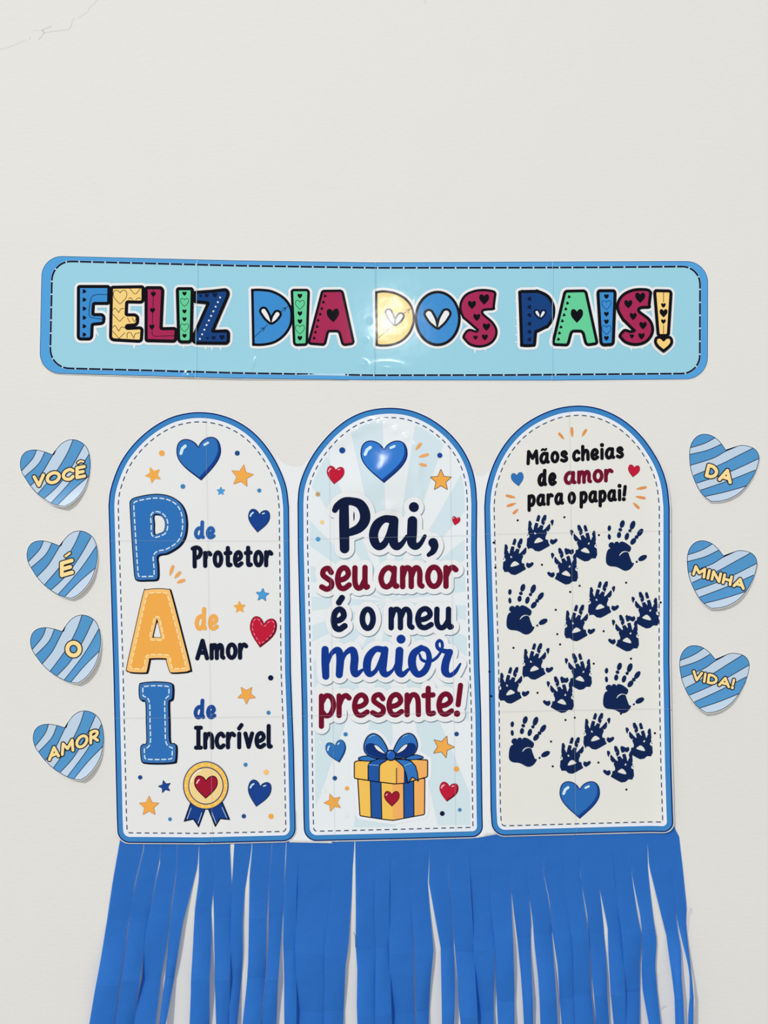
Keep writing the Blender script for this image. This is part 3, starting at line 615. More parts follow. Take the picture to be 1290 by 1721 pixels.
# ================================================================ arched posters
fE, fF, fG = Fr(170, 670, 510), Fr(170, 910, 510), Fr(170, 1130, 510)
fH, fI, fJ = Fr(490, 670, 820), Fr(490, 920, 820), Fr(490, 1200, 820)
fK, fL, fM = Fr(800, 670, 1140), Fr(800, 850, 1140), Fr(800, 1070, 1140)
A1 = smooth(fE([(47, 680), (55, 600), (80, 510), (122, 410), (182, 320), (260, 237), (350, 168), (450, 117), (550, 92), (640, 86), (740, 98), (840, 131), (930, 182), (1010, 252), (1080, 342), (1140, 450), (1182, 565), (1198, 690)]), 4)
A2 = smooth(fH([(38, 690), (46, 590), (76, 490), (130, 382), (202, 282), (290, 192), (392, 120), (510, 75), (640, 60), (760, 72), (870, 110), (970, 170), (1060, 250), (1130, 342), (1180, 445), (1208, 560), (1218, 690)]), 4)
A3 = smooth(fK([(50, 690), (60, 580), (92, 460), (142, 350), (212, 250), (300, 167), (400, 106), (500, 66), (590, 48), (680, 45), (780, 62), (880, 102), (970, 160), (1050, 236), (1120, 330), (1175, 432), (1210, 550), (1225, 690)]), 4)
def arch(A, right, br, bm, bl, left, rbr, rbl):
    f = fillet([right[-1], br, bm, bl, left[0]], [0, rbr, 0, rbl, 0], 10); return np.vstack([A, right, f[1:-1], left])
O1 = arch(A1, [(486.3, 910), (489, 1130), (494, 1260), (496.4, 1370)], (497.2, 1412.6), (340, 1416.3), (198.6, 1415.4), [(196.4, 1375), (190.6, 1130), (184.6, 930)], 24, 27)
O2 = arch(A2, [(801, 920), (805.5, 1120), (808.3, 1200), (810.5, 1370)], (811.4, 1406), (660, 1410), (511, 1413.4), [(509.6, 1370), (506.8, 1180), (500.2, 920)], 26, 26)
O3 = arch(A3, [(1122.9, 910), (1122.4, 1110), (1125.3, 1281), (1127.6, 1360)], (1128.6, 1396.2), (980, 1400), (826.4, 1404.2), [(823.8, 1360), (820.6, 1110), (814.2, 900)], 24, 28)
def panel(name, label, O, xm, curl, extra, vc, hc, base, burst=False):
    rt = root(name, label, 'poster', xm, 1416, 'arched posters under the banner'); cx = Ctx(rt, base, curl)
    o = poly(O); pap = o.grow(1.8)
    for q in extra: pap = pap | q
    xs = [(-200, -200)] + vc + [(3000, 3000)]; ys = [(-200, -200)] + hc + [(4000, 4000)]
    for (ta, ba), (tb, bb_) in zip(xs, xs[1:]):
        for (la, ra), (lb, rb) in zip(ys, ys[1:]):
            def X(t, b_, y): return t + (b_ - t) * (y - 680) / 740
            y0a, y1a = max(la, 600), min(lb, 1500)
            clip = poly([(max(X(ta, ba, y0a), 100), y0a), (min(X(tb, bb_, y0a), 1290), max(ra, 600)), (min(X(tb, bb_, y1a), 1290), min(rb, 1500)), (max(X(ta, ba, y1a), 100), y1a)])
            piece('sheet', pap & clip, WHITE, cx, 0, thick=.2, h=1.2)
    piece('border_outline', o, PNAVY, cx, 1); bl_ = piece('border', o.grow(-2.1), PBLUE, cx, 2)
    piece('border_inner_line', o.grow(-9.2), ink('inner_line_blue', (40, 100, 170)), cx, 3, bl_); piece('white_band', o.grow(-9.9), PBAND, cx, 4)
    piece('field', o.grow(-14.8), PAPER if not burst else RAY, cx, 5)
    stitch('stitching', o.grow(-16.6), 8.0, 5.6, 1.7, ink('stitch_navy', (44, 66, 104)), cx, 7)
    lines = [[(t, 682), (b_, 1413)] for t, b_ in vc]
    return rt, cx, o, lines
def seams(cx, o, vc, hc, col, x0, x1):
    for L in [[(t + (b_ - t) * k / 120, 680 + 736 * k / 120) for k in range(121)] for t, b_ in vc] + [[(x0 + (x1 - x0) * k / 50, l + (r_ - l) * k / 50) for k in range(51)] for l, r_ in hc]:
        L = np.array(L); ribbons('sheet_seam', [L[o.f(L[:, 0], L[:, 1]) < .5]], .5, col, cx, 22)
SEAMC = film(ink('seam_grey', (172, 176, 180)), .5)  # half-clear grey line drawn along the joints between poster sheets

def hheart(cx, fr, x, y, w, h, rot, body, edge_, layer=9, ow=None, shine=True, name='heart', label=None):
    X, Y = fr(x, y); w, h = w * fr.k, h * fr.k; ow = ow if ow is not None else max(.7, w * .022)
    o = piece(name, heart(X, Y, w, h, rot), edge_, cx, layer, label=label)
    piece('heart_fill', heart(X, Y, w, h, rot).grow(-ow), body, cx, layer + 1, o)
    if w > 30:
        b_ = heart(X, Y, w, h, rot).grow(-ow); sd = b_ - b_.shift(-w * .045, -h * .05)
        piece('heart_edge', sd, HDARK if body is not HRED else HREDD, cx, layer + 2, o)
    if shine:
        c, s = math.cos(math.radians(rot)), math.sin(math.radians(rot))
        def q(u, v): return (X + u * w * c - v * h * s, Y + u * w * s + v * h * c)
        sh = stroke([q(-.40, -.20), q(-.36, -.31), q(-.29, -.37)], w * .034) | stroke([q(.14, -.36), q(.22, -.40)], w * .026)
        piece('heart_shine', sh, SHINE if body is not HRED else ink('pink_shine', (240, 190, 198)), cx, layer + 3, o, h=.22)
    return o
def sstar(cx, fr, x, y, R, rot=0, mat=None, line=None, layer=9, ow=.7):
    X, Y = fr(x, y); p = poly(star_pts(X, Y, R * fr.k - .8, rot)); o = piece('star', p.grow(.8), line or mat, cx, layer)
    if line: piece('star_fill', p.grow(.8 - ow), mat, cx, layer + 1, o)
    return o
def sdot(cx, fr, x, y, r, mat, layer=9):
    return piece('dot', dot(*fr(x, y), r * fr.k), mat, cx, layer, h=.25)
def sparks(cx, fr, L, mat=None, r=9):
    for (a, b_), (c, d) in L: piece('spark', vstroke(fr([(a, b_, r), ((a + c) / 2, (b_ + d) / 2, r * 1.1), (c, d, r * .35)])), mat or RAYO, cx, 9, h=.25)
def words_(cx, L, mat, layer=9, name='letter'):
    for i, (ch, sh) in enumerate(L): piece(name, sh, mat, cx, layer + (i % 2) * .3)

# ---- poster: PAI acrostic
r1, c1, o1, _ = panel('arched_poster', 'arched white poster spelling PAI down its side above a rosette medal', O1, 340, lambda x, y: 2.2 * np.clip((y - 1365) / 50, 0, 1) ** 2, [], [(346, 357.5)], [(908.8, 909), (1206.5, 1203.5)], 0.9)
def patch(cx, outer, holes, fill, edge_, outline, st, ow, drop=(2.2, 1.6), gap=6.8):
    full = outer
    for h in holes: full = full - h
    o = piece('letter', (full | full.shift(*drop)) - (union([h.grow(-ow * .9) for h in holes]) if holes else dot(-999, -999, 1)), outline, cx, 9)
    f = outer.grow(-ow)
    for h in holes: f = f - h.grow(ow * .6)
    piece('letter_edge', f, edge_, cx, 10, o)
    f2 = outer.grow(-gap - .4)
    for h in holes: f2 = f2 - h.grow(gap * .72)
    piece('letter_fill', f2, fill, cx, 11, o); stitch('letter_stitching', f2, 8.2, 3.2, 1.9, st, cx, 12, o, h=.6)
    return o
P_ = poly(smooth(fE([(183, 690), (186, 652), (215, 630), (300, 611), (370, 607), (440, 620), (500, 656), (535, 712), (548, 785), (542, 862), (520, 915), (480, 955), (420, 988), (364, 1003), (365, 1060), (366, 1130), (352, 1156), (300, 1160), (235, 1160), (214, 1140), (204, 1030), (194, 880)]), 5, True))
patch(c1, P_, [poly(smooth(fE([(338, 745), (372, 742), (400, 768), (408, 802), (400, 842), (374, 857), (342, 862), (340, 800)]), 4, True))], HBLUE, PBLUE2, NAVY, STITCHW, 1.6)
A_ = poly(smooth(fF([(270, 322), (290, 305), (360, 298), (430, 303), (446, 320), (510, 560), (570, 800), (562, 825), (530, 834), (452, 838), (434, 826), (414, 760), (408, 748), (318, 748), (310, 760), (296, 826), (280, 838), (200, 836), (168, 826), (162, 800), (215, 560)]), 5, True))
patch(c1, A_, [poly(fF([(357, 495), (383, 610), (330, 610)]))], ORANGE, AEDGE, BLACK, CREAM, 1.2)
I_ = poly(smooth(fG([(242, 82), (260, 64), (350, 56), (440, 63), (460, 85), (458, 160), (445, 178), (434, 192), (437, 320), (441, 438), (470, 450), (482, 475), (478, 558), (460, 575), (370, 581), (278, 577), (256, 562), (250, 480), (266, 455), (288, 443), (286, 320), (282, 192), (256, 180), (242, 152)]), 5, True))
patch(c1, I_, [], HBLUE, PBLUE2, NAVY, STITCHW, 1.6)
words_(c1, lettering('de', fE, 592, 730, 897, 897, 84, 12), ink('word_blue', (42, 96, 168)))
words_(c1, lettering('Protetor', fF, 575, 1098, 170, 164, 112, 13.6, ak=.85, gap=.08), NAVY)
words_(c1, lettering('de', fF, 597, 750, 568, 568, 106, 13, ak=.9), ink('word_orange', (240, 172, 88)))
words_(c1, lettering('Amor', fF, 600, 938, 758, 753, 112, 13.8, ak=.75, gap=.1), NAVY)
words_(c1, lettering('de', fG, 590, 735, 298, 297, 92, 12.5, ak=.95), ink('word_deep_blue', (30, 72, 150)))
words_(c1, lettering('Incrível', fG, 592, 1095, 492, 487, 116, 13.4, ak=.8, gap=.1), NAVY)
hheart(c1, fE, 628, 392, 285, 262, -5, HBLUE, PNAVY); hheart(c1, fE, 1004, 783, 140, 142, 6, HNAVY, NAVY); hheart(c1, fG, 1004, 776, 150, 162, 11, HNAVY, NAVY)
rh = hheart(c1, fF, 1028, 584, 172, 188, 9, HRED, HREDD, ow=1.3, shine=False); stitch('heart_stitching', heart(*fF(1028, 584), 172 * fF.k, 188 * fF.k, 9).grow(-4.2), 5.2, 3.2, 1.1, ink('pink_stitch', (236, 150, 160)), c1, 12, rh, h=.5)
for x, y, r, m in ((388, 348, 18, ORANGE), (868, 348, 16, DOTN), (522, 560, 15, DOTB), (1008, 586, 13, DOTB)): sdot(c1, fE, x, y, r, m)
for x, y, r, m in ((1081, 34, 17, PAI), (1067, 256, 13, DOTB), (250, 668, 14, DOTN), (440, 934, 12, DOTB), (921, 587, 13, DOTB), (1052, 635, 17, AEDGE), (910, 915, 14, DOTN), (1083, 916, 17, ORANGE)): sdot(c1, fG, x, y, r, m)
sstar(c1, fE, 334, 487, 53, -24, ORANGE); sstar(c1, fE, 898, 494, 74, 10, ORANGE, OUTO); sstar(c1, fE, 764, 590, 28, 0, STARB); sstar(c1, fF, 1028, 341, 44, 5, STARB, ink('star_blue_line', (40, 110, 170))); sstar(c1, fF, 883, 419, 40, -3, ORANGE)
sstar(c1, fG, 927, 142, 60, 36, ORANGE, OUTO); sstar(c1, fG, 407, 727, 42, -14, ink('star_navy', (30, 72, 150)), NAVY); sstar(c1, fG, 307, 852, 66, 0, ORANGE, OUTO)
sparks(c1, fF, [((458, 160), (440, 214)), ((502, 199), (470, 232)), ((528, 247), (486, 262))], r=10)
fN = Fr(300, 1270, 395, 1258)
md = piece('medal', ell(*fN(610, 655), 506 * fN.k, 538 * fN.k), MEDN, c1, 13, label='printed gold rosette medal with a red heart')
for P in ([(265, 1030), (115, 1465), (330, 1415), (455, 1595), (610, 1170)], [(985, 1020), (1155, 1425), (935, 1405), (820, 1588), (650, 1170)]):
    rb = piece('ribbon_tail', poly(fillet([tuple(p) for p in fN(P)], [0, 1.2, 0, 1.2, 0], 4)), NAVY, c1, 9, md); piece('ribbon_tail_fill', poly(fN(P)).grow(-2.2), ink('ribbon_medal', (24, 64, 138)), c1, 10, md)
ribbons('ribbon_stitching', [fN(q) for q in ([(285, 1150), (195, 1400)], [(520, 1260), (440, 1500)], [(970, 1140), (1075, 1375)], [(745, 1255), (840, 1500)])], .8, STITCHW, c1, 11, md)
piece('medal_rim', ell(*fN(610, 652), 484 * fN.k, 515 * fN.k), GOLD, c1, 14, md); piece('medal_ring', ell(*fN(614, 660), 392 * fN.k, 418 * fN.k), MEDN, c1, 15, md); piece('medal_face', ell(*fN(614, 660), 372 * fN.k, 396 * fN.k), GOLDL, c1, 16, md)
piece('medal_shine', stroke(smooth(fN([(290, 560), (340, 430), (430, 340), (500, 310)]), 6), 1.6), ink('gold_shine', (246, 234, 200)), c1, 17, md)
piece('medal_speckles', union([dot(*fN(610 + 440 * math.cos(a), 655 + 466 * math.sin(a)), 1.5) for a in np.linspace(0, 6.28, 19)[:-1]]), ink('speckle', (250, 222, 140)), c1, 15, md, h=.3)
piece('medal_heart', heart(*fN(614, 700), 526 * fN.k, 496 * fN.k, 1), ink('heart_dark_line', (62, 6, 26)), c1, 18, md); piece('medal_heart_fill', heart(*fN(614, 700), 526 * fN.k, 496 * fN.k, 1).grow(-1.6), ink('medal_red', (158, 26, 52)), c1, 19, md)
piece('medal_heart_shine', stroke(fN([(415, 600), (430, 560), (465, 525)]), 1.2), ink('pink_shine', (240, 190, 198)), c1, 20, md, h=.22)
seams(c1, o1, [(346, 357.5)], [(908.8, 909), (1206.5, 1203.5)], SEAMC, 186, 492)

# ---- poster: gift
gapL = poly(smooth([(464, 764), (474, 776), (486, 782.5), (497, 784), (508, 782.5), (517, 774), (521, 790), (520, 900), (520, 1400)], 4).tolist() + [(560, 1416.6), (486, 1415.2), (484, 1000)])
gapR = poly([(788, 768), (793, 786), (800, 798), (807, 801), (814, 799), (821, 790), (824, 830), (822, 950), (834, 1402), (800, 1408), (797, 1000)])
vc2, hc2 = [(551.5, 562.5), (754.5, 765.5)], [(906.5, 899), (1203, 1196.5)]
r2, c2, o2, _ = panel('arched_poster', 'arched pale blue poster with a printed yellow gift box and blue bow', O2, 655, lambda x, y: 1.6 * np.clip((y - 1370) / 45, 0, 1) ** 2, [gapL, gapR], vc2, hc2, 0.6, burst=True)
inn = o2.grow(-21); cxr, cyr = 652, 1010
for i in range(17):
    a0 = 2 * math.pi * i / 17 + .06; w_ = 2 * math.pi / 17 * .5
    piece('sunburst_ray', poly([(cxr, cyr)] + [(cxr + 520 * math.cos(a0 + w_ * t / 4), cyr + 520 * math.sin(a0 + w_ * t / 4)) for t in range(5)]) & inn, RAYB, c2, 6, h=1.4)
fP_, fQ_ = Fr(545, 825, 745), Fr(530, 1060, 790)
def vs_(fr, *L): return union([vstroke(fr(q)) if len(q) > 1 else dot(*fr(q[0][0], q[0][1]), q[0][2] * fr.k) for q in L])
pai = [('P', vs_(fP_, [(213, 130, 50), (213, 300, 54), (215, 450, 54), (218, 625, 52)], [(113, 208, 31), (140, 165, 38), (215, 118, 46), (300, 114, 44), (385, 145, 52), (434, 225, 56), (436, 320, 56), (380, 400, 50), (290, 445, 42), (250, 450, 40)]) | ell(*fP_(320, 275), 7 * fP_.k, 50 * fP_.k)),
       ('a', vs_(fP_, [(735, 312, 45), (650, 305, 40), (572, 362, 50), (533, 460, 50), (545, 555, 48), (590, 604, 40), (650, 572, 36), (692, 480, 28), (722, 380, 28)], [(752, 320, 50), (746, 440, 50), (748, 555, 50), (785, 602, 42), (840, 570, 28), (893, 490, 18)])),
       ('i', vs_(fP_, [(952, 325, 52), (948, 450, 54), (946, 558, 50), (988, 602, 38), (1040, 570, 26), (1087, 490, 20)], [(968, 176, 54)])),
       (',', vs_(fP_, [(1176, 562, 52), (1192, 600, 42), (1175, 655, 32), (1127, 694, 22)]))]
mai = [('m', vs_(fQ_, [(80, 155, 30), (82, 260, 33), (86, 378, 30)], [(95, 300, 12), (130, 195, 18), (185, 160, 28), (206, 225, 33), (198, 365, 30)], [(210, 300, 12), (245, 195, 18), (305, 158, 28), (326, 220, 33), (320, 320, 33), (338, 362, 26), (392, 325, 12)])),
       ('a', vs_(fQ_, [(565, 158, 28), (500, 153, 26), (442, 220, 33), (428, 310, 33), (452, 362, 24), (503, 330, 18), (540, 250, 16), (570, 170, 20)], [(580, 155, 28), (566, 260, 32), (560, 330, 32), (588, 364, 24), (642, 328, 12), (672, 265, 8)])),
       ('i', vs_(fQ_, [(700, 165, 33), (694, 260, 33), (690, 330, 32), (722, 364, 24), (778, 318, 12)], [(712, 69, 38)])),
       ('o', vs_(fQ_, [(880, 140, 24), (815, 195, 32), (806, 290, 34), (850, 362, 27), (912, 330, 28), (946, 240, 24), (930, 165, 22), (880, 140, 24)], [(866, 195, 9), (885, 240, 13), (940, 258, 13), (1000, 230, 13), (1040, 180, 11), (1056, 130, 13), (1050, 92, 13), (1028, 82, 14), (1010, 110, 15), (1025, 150, 16), (1085, 172, 22), (1120, 175, 25)])),
       ('r', vs_(fQ_, [(1114, 180, 30), (1084, 265, 33), (1080, 340, 32), (1118, 370, 20), (1165, 340, 17), (1206, 275, 9)]))]
seu = lettering('seu', fI, 180, 515, 294, 280, 172, 18, gap=.1); amor = lettering('amor', fI, 568, 1095, 276, 272, 162, 18, gap=.1)
eac = lettering('é', fI, 255, 368, 556, 556, 170, 20, ak=.78); oo = lettering('o', fI, 445, 553, 549, 549, 162, 19); meu = lettering('meu', fI, 635, 1065, 545, 543, 160, 18, gap=.1)
pres = lettering('presente!', fI, 178, 1125, 1122, 1110, 168, 17.5, ak=.75, gap=.05)
hal_all = []
for name_, L, mt in (('Pai', pai, PAI), ('seu', seu, MAROON), ('amor', amor, MAROON), ('é', eac, PAI), ('o', oo, PAI), ('meu', meu, PAI), ('maior', mai, ROYAL), ('presente', pres, MAROON)):
    hal = union([s for _, s in L]).grow(8.6); hal_all.append((hal, L, mt))
for i, (hal, L, mt) in enumerate(hal_all): piece('printed_drop_line', hal.shift(1.1, 1.5), SHADE, c2, 9 + .25 * i, h=.7)
for i, (hal, L, mt) in enumerate(hal_all): piece('word_halo', hal, WHITE, c2, 11.5 + .25 * i, h=.7)
for hal, L, mt in hal_all: words_(c2, L, mt, 14)
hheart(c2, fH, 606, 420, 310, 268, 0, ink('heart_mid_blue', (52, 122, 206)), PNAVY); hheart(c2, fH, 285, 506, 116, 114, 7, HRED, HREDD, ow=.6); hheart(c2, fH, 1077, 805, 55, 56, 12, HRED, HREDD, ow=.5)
for x, y, r, m in ((332, 340, 20, ink('dot_deep', (30, 74, 150))), (972, 373, 17, ink('dot_deep', (30, 74, 150))), (172, 628, 15, ink('dot_tan', (190, 160, 110))), (199, 812, 13, LYEL), (173, 923, 15, STARB)): sdot(c2, fH, x, y, r, m)
for x, y, r, m in ((354, 132, 14, DOTB), (1082, 130, 15, DOTN), (1081, 360, 18, ORANGE), (283, 420, 15, DOTN), (363, 487, 14, ORANGE), (988, 652, 16, PAI), (1103, 628, 12, DOTB), (360, 665, 14, WHITE), (210, 500, 15, WHITE), (188, 185, 10, WHITE)): sdot(c2, fJ, x, y, r, m)
sstar(c2, fH, 979, 538, 74, 0, ORANGE, ink('star_brown', (90, 60, 50)), ow=.9); sstar(c2, fJ, 993, 214, 76, 20, ORANGE, ink('star_brown', (90, 60, 50)), ow=.8); sstar(c2, fJ, 271, 580, 60, -20, ORANGE, OUTO)
hheart(c2, fJ, 297, 250, 135, 140, -14, HBLUE, NAVY, ow=.7); hheart(c2, fJ, 1028, 514, 125, 122, 9, HRED, HREDD, ow=.6)
sparks(c2, fH, [((846, 298), (816, 335)), ((892, 368), (836, 383)), ((878, 439), (836, 430))], r=9)
fG_ = Fr(590, 1225, 725)
def gp(P, sm=False): return poly(smooth(fG_(P), 5, True) if sm else fillet([tuple(p) for p in fG_(P)], 2.0, 4))
lid = gp([(50, 530), (110, 505), (300, 510), (640, 480), (1000, 485), (1225, 495), (1222, 765), (860, 865), (700, 878), (470, 850), (270, 820), (50, 788)])
body = gp([(105, 800), (1180, 790), (1175, 1370), (850, 1430), (670, 1465), (500, 1445), (140, 1390)])
bowl = gp([(590, 345), (540, 230), (470, 130), (400, 82), (340, 72), (270, 110), (222, 190), (202, 290), (222, 370), (290, 430), (400, 465), (550, 468), (590, 420)], True)
bowr = gp([(680, 335), (730, 220), (790, 130), (870, 78), (940, 68), (1000, 98), (1045, 170), (1062, 260), (1038, 350), (980, 410), (880, 450), (720, 460), (690, 400)], True)
tl_ = gp([(115, 465), (170, 440), (290, 430), (410, 480), (310, 512), (180, 505), (130, 490)], True); tr_ = gp([(860, 470), (960, 425), (1040, 412), (1140, 440), (1145, 465), (1050, 485), (920, 490)], True)
piece('gift_halo', (lid | body | bowl | bowr | tl_ | tr_).grow(6.5), ink('halo_pale', (232, 236, 242)), c2, 9, h=.7)
gb = piece('gift_box', body.grow(.95), BLACK, c2, 10, label='printed yellow gift box tied with a blue ribbon bow')
def G(name, sh, mt, layer): return piece(name, sh, mt, c2, layer, gb, h=.3)
G('box_body', body.grow(-.9), GOLD, 11); G('box_side', gp([(662, 800), (1180, 790), (1175, 1370), (850, 1430), (668, 1465)]) & body.grow(-.9), TAN, 11.5)
for P in ([(305, 780), (475, 780), (490, 1460), (322, 1460)], [(838, 780), (1000, 780), (1006, 1460), (846, 1460)]):
    G('box_ribbon', poly(fG_(P)).grow(.9) & body.grow(.5), BLACK, 12); G('box_ribbon_fill', poly(fG_(P)).grow(-.8) & body.grow(-.9), RIBB, 12.5)
G('lid', lid.grow(.95), BLACK, 13); G('lid_fill', lid.grow(-.9), GOLD, 13.5); G('lid_side', poly(fG_([(730, 560), (1300, 480), (1300, 900), (730, 900)])) & lid.grow(-.9), TAN, 14)
ribbons('lid_corner', [fG_([(726, 622), (726, 868)])], 1.5, BLACK, c2, 14.5, gb)
rl = gp([(270, 570), (320, 512), (450, 470), (600, 478), (470, 560), (452, 600), (452, 850), (270, 822)])
G('lid_ribbon', rl.grow(.8), BLACK, 15); G('lid_ribbon_fill', rl.grow(-.9), RIBB, 15.5); G('lid_ribbon_fill', poly(fG_([(845, 600), (900, 700), (905, 862), (845, 862)])), RIBD, 15)
for t_ in (tl_, tr_): G('ribbon_end', t_.grow(.8), BLACK, 15); G('ribbon_end_fill', t_.grow(-.8), RIBL, 15.5)
tail = poly(fG_([(690, 480), (850, 485), (960, 510), (1030, 590), (1062, 700), (1075, 832), (978, 768), (908, 872), (880, 720), (830, 590), (750, 520)]))
G('ribbon_tail', tail.grow(.8), BLACK, 16); G('ribbon_tail_fill', tail.grow(-.9), RIBL, 16.5)
for bw, dk, hl in ((bowl, [(225, 300), (250, 242), (310, 222), (380, 240), (372, 262), (400, 320), (460, 370), (550, 405), (545, 455), (400, 452), (290, 412), (235, 350)], [(365, 255), (420, 262), (490, 325), (545, 392), (470, 370), (400, 322)]),
                   (bowr, [(1040, 285), (1010, 232), (940, 218), (900, 235), (890, 290), (820, 350), (720, 385), (730, 442), (880, 440), (980, 397), (1028, 340)], [(905, 242), (850, 250), (780, 312), (725, 388), (820, 352), (885, 292)])):
    G('bow_loop', bw.grow(.9), BLACK, 17); G('bow_loop_fill', bw.grow(-.9), RIBL, 17.5); G('bow_inside', gp(dk, True), RIBD, 18); G('bow_gap', gp(hl, True).grow(.5), BLACK, 18.5); G('bow_gap_fill', gp(hl, True).grow(-.6), WHITE, 19)
G('knot', ell(*fG_(635, 418), 88 * fG_.k, 90 * fG_.k), BLACK, 19); G('knot_fill', ell(*fG_(635, 418), 70 * fG_.k, 72 * fG_.k), ink('knot_blue', (40, 96, 180)), 19.5)
ribbons('bow_shine', [smooth(fG_(q), 5) for q in ([(285, 140), (330, 105), (390, 95)], [(820, 130), (860, 100), (910, 92)], [(585, 390), (605, 365), (630, 355)], [(280, 568), (360, 572), (440, 580)], [(850, 585), (910, 560), (965, 545)])], 1.0, ink('ribbon_shine', (140, 196, 236)), c2, 20, gb)
G('gift_heart', heart(*fG_(652, 1122), 250 * fG_.k, 240 * fG_.k), ink('heart_dark_line', (62, 6, 26)), 13); G('gift_heart_fill', heart(*fG_(652, 1122), 250 * fG_.k, 240 * fG_.k).grow(-1.1), ink('medal_red', (158, 26, 52)), 13.5)
G('gift_heart_shine', stroke(fG_([(558, 1060), (578, 1040)]), .8), ink('pink_shine', (240, 190, 198)), 14)
seams(c2, o2, vc2, hc2, film(ink('seam_bluegrey', (160, 176, 184)), .5), 488, 830)  # half-clear blue-grey line drawn along this poster's sheet joints

# ---- poster: hand prints
vc3, hc3 = [(955.5, 967)], [(898, 892), (1196, 1190)]
r3, c3, o3, _ = panel('arched_poster', 'arched cream poster covered in dark blue hand prints above one blue heart', O3, 970, lambda x, y: 8.0 * np.clip((x - 1082) / 46, 0, 1) ** 2 * np.clip((y - 730) / 90, 0, 1) + 2.0 * np.clip((y - 1355) / 45, 0, 1) ** 2, [], vc3, hc3, 0.9)
piece('field_cream', o3.grow(-14.8), ink('field_cream_ink', (226, 227, 222)), c3, 6)
for t in (lettering('Mãos cheias', fK, 318, 940, 426, 382, 80, 11, ak=.72, gap=.25, space=2.1), lettering('de', fK, 388, 512, 562, 556, 88, 12, ak=.62), lettering('para o papai!', fK, 325, 958, 692, 652, 82, 11, ak=.62, gap=.2, space=2.0)): words_(c3, t, BLACK)
words_(c3, lettering('amor', fK, 555, 873, 552, 532, 90, 12, gap=.2), MAROON)
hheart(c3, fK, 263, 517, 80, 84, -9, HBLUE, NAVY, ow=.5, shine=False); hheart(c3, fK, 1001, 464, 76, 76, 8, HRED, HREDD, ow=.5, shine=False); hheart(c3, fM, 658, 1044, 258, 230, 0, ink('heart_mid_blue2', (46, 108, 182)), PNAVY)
sparks(c3, fK, [((528, 224), (556, 258)), ((607, 190), (611, 243)), ((697, 202), (673, 240)), ((194, 619), (246, 631)), ((200, 684), (250, 668)), ((238, 730), (264, 706)), ((1076, 566), (1020, 577)), ((1070, 634), (1016, 625)), ((1032, 696), (1000, 666))], ink('spark_rust', (226, 146, 84)), 8)
for fr, L in ((fL, [(263, 93), (560, 73), (780, 187), (417, 376), (121, 394), (110, 235), (657, 510), (597, 549), (505, 663), (953, 490), (515, 818), (810, 799), (1170, 615), (533, 883), (236, 905), (984, 974)]), (fM, [(747, 171), (389, 357), (567, 530), (626, 515), (920, 490), (475, 667), (486, 825), (777, 801), (1135, 613), (955, 973), (83, 222), (95, 378)])):
    for x, y in L: sdot(c3, fr, x, y, 7, BLACK)
fa, fb = Fr(880, 860, 945), Fr(1012, 870, 1092)
palmA = poly(fa([(85, 1100), (100, 890), (170, 850), (182, 800), (150, 755), (122, 720), (150, 660), (127, 620), (140, 450), (150, 320), (180, 295), (215, 305), (250, 370), (258, 440), (230, 490), (250, 510), (290, 612), (310, 602), (330, 500), (360, 400), (375, 362), (470, 385), (476, 420), (450, 530), (470, 540), (550, 437), (628, 468), (652, 448), (618, 600), (640, 612), (700, 560), (848, 395), (875, 430), (870, 570), (800, 662), (742, 635), (765, 710), (740, 770), (710, 850), (720, 920), (745, 932), (800, 940), (810, 1030), (857, 1110), (848, 1140), (600, 1280), (500, 1325), (370, 1305), (270, 1220), (140, 1225)]))
handA = (palmA - poly(fa([(338, 692), (362, 680), (402, 730), (402, 752), (345, 757)])) - poly(smooth(fa([(338, 1030), (390, 930), (480, 862), (560, 895), (632, 958), (600, 990), (480, 1030), (380, 1050)]), 3, True))) | poly(fa([(395, 310), (440, 150), (470, 110), (500, 106), (535, 140), (538, 200), (495, 335)])) | \
    poly(fa([(570, 330), (580, 260), (650, 125), (700, 97), (748, 125), (740, 230), (712, 312), (650, 300), (700, 348), (665, 440), (630, 448), (570, 385)])) | poly(fa([(870, 340), (900, 282), (955, 260), (990, 290), (975, 400), (930, 485), (912, 420)])) | poly(smooth(fa([(860, 985), (880, 925), (905, 912), (960, 935), (1010, 925), (1050, 897), (1098, 910), (1112, 960), (1050, 1040), (940, 1093), (868, 1030)]), 4, True)) | poly(fa([(103, 757), (137, 790), (103, 818)]))
def mirror(sh):
    cx_ = (sh.bb[0] + sh.bb[2]); return Sh(lambda X, Y: sh.f(cx_ - X, Y), sh.bb)
handM = mirror(handA)
Bf = union([ell(*fb(x, y), rx * fb.k, ry * fb.k, ro) for x, y, rx, ry, ro in ((178, 285, 48, 78, 5), (177, 520, 43, 80, -5), (527, 172, 64, 108, 17), (475, 325, 52, 48, 30), (440, 470, 57, 84, 8), (807, 203, 68, 126, 20), (735, 355, 46, 46, 0), (652, 508, 58, 102, 16), (1010, 402, 65, 122, 35), (915, 525, 55, 44, 35), (825, 640, 66, 106, 37), (1078, 1092, 70, 130, 62), (918, 1195, 32, 28, -45))])
palmB = poly(smooth(fb([(85, 1150), (87, 1060), (110, 930), (160, 850), (205, 835), (160, 780), (162, 720), (200, 675), (245, 662), (290, 675), (312, 702), (330, 665), (385, 645), (425, 660), (447, 690), (470, 657), (520, 645), (600, 670), (700, 735), (758, 790), (766, 840), (745, 900), (710, 935), (675, 930), (702, 965), (720, 1030), (760, 1140), (795, 1220), (845, 1233), (800, 1330), (720, 1408), (630, 1438), (550, 1424), (450, 1368), (350, 1330), (200, 1315), (120, 1270), (88, 1200)]), 3, True)) - vstroke(fb([(455, 1022, 10), (500, 962, 16), (560, 925, 15), (620, 916, 10), (700, 932, 5)]))
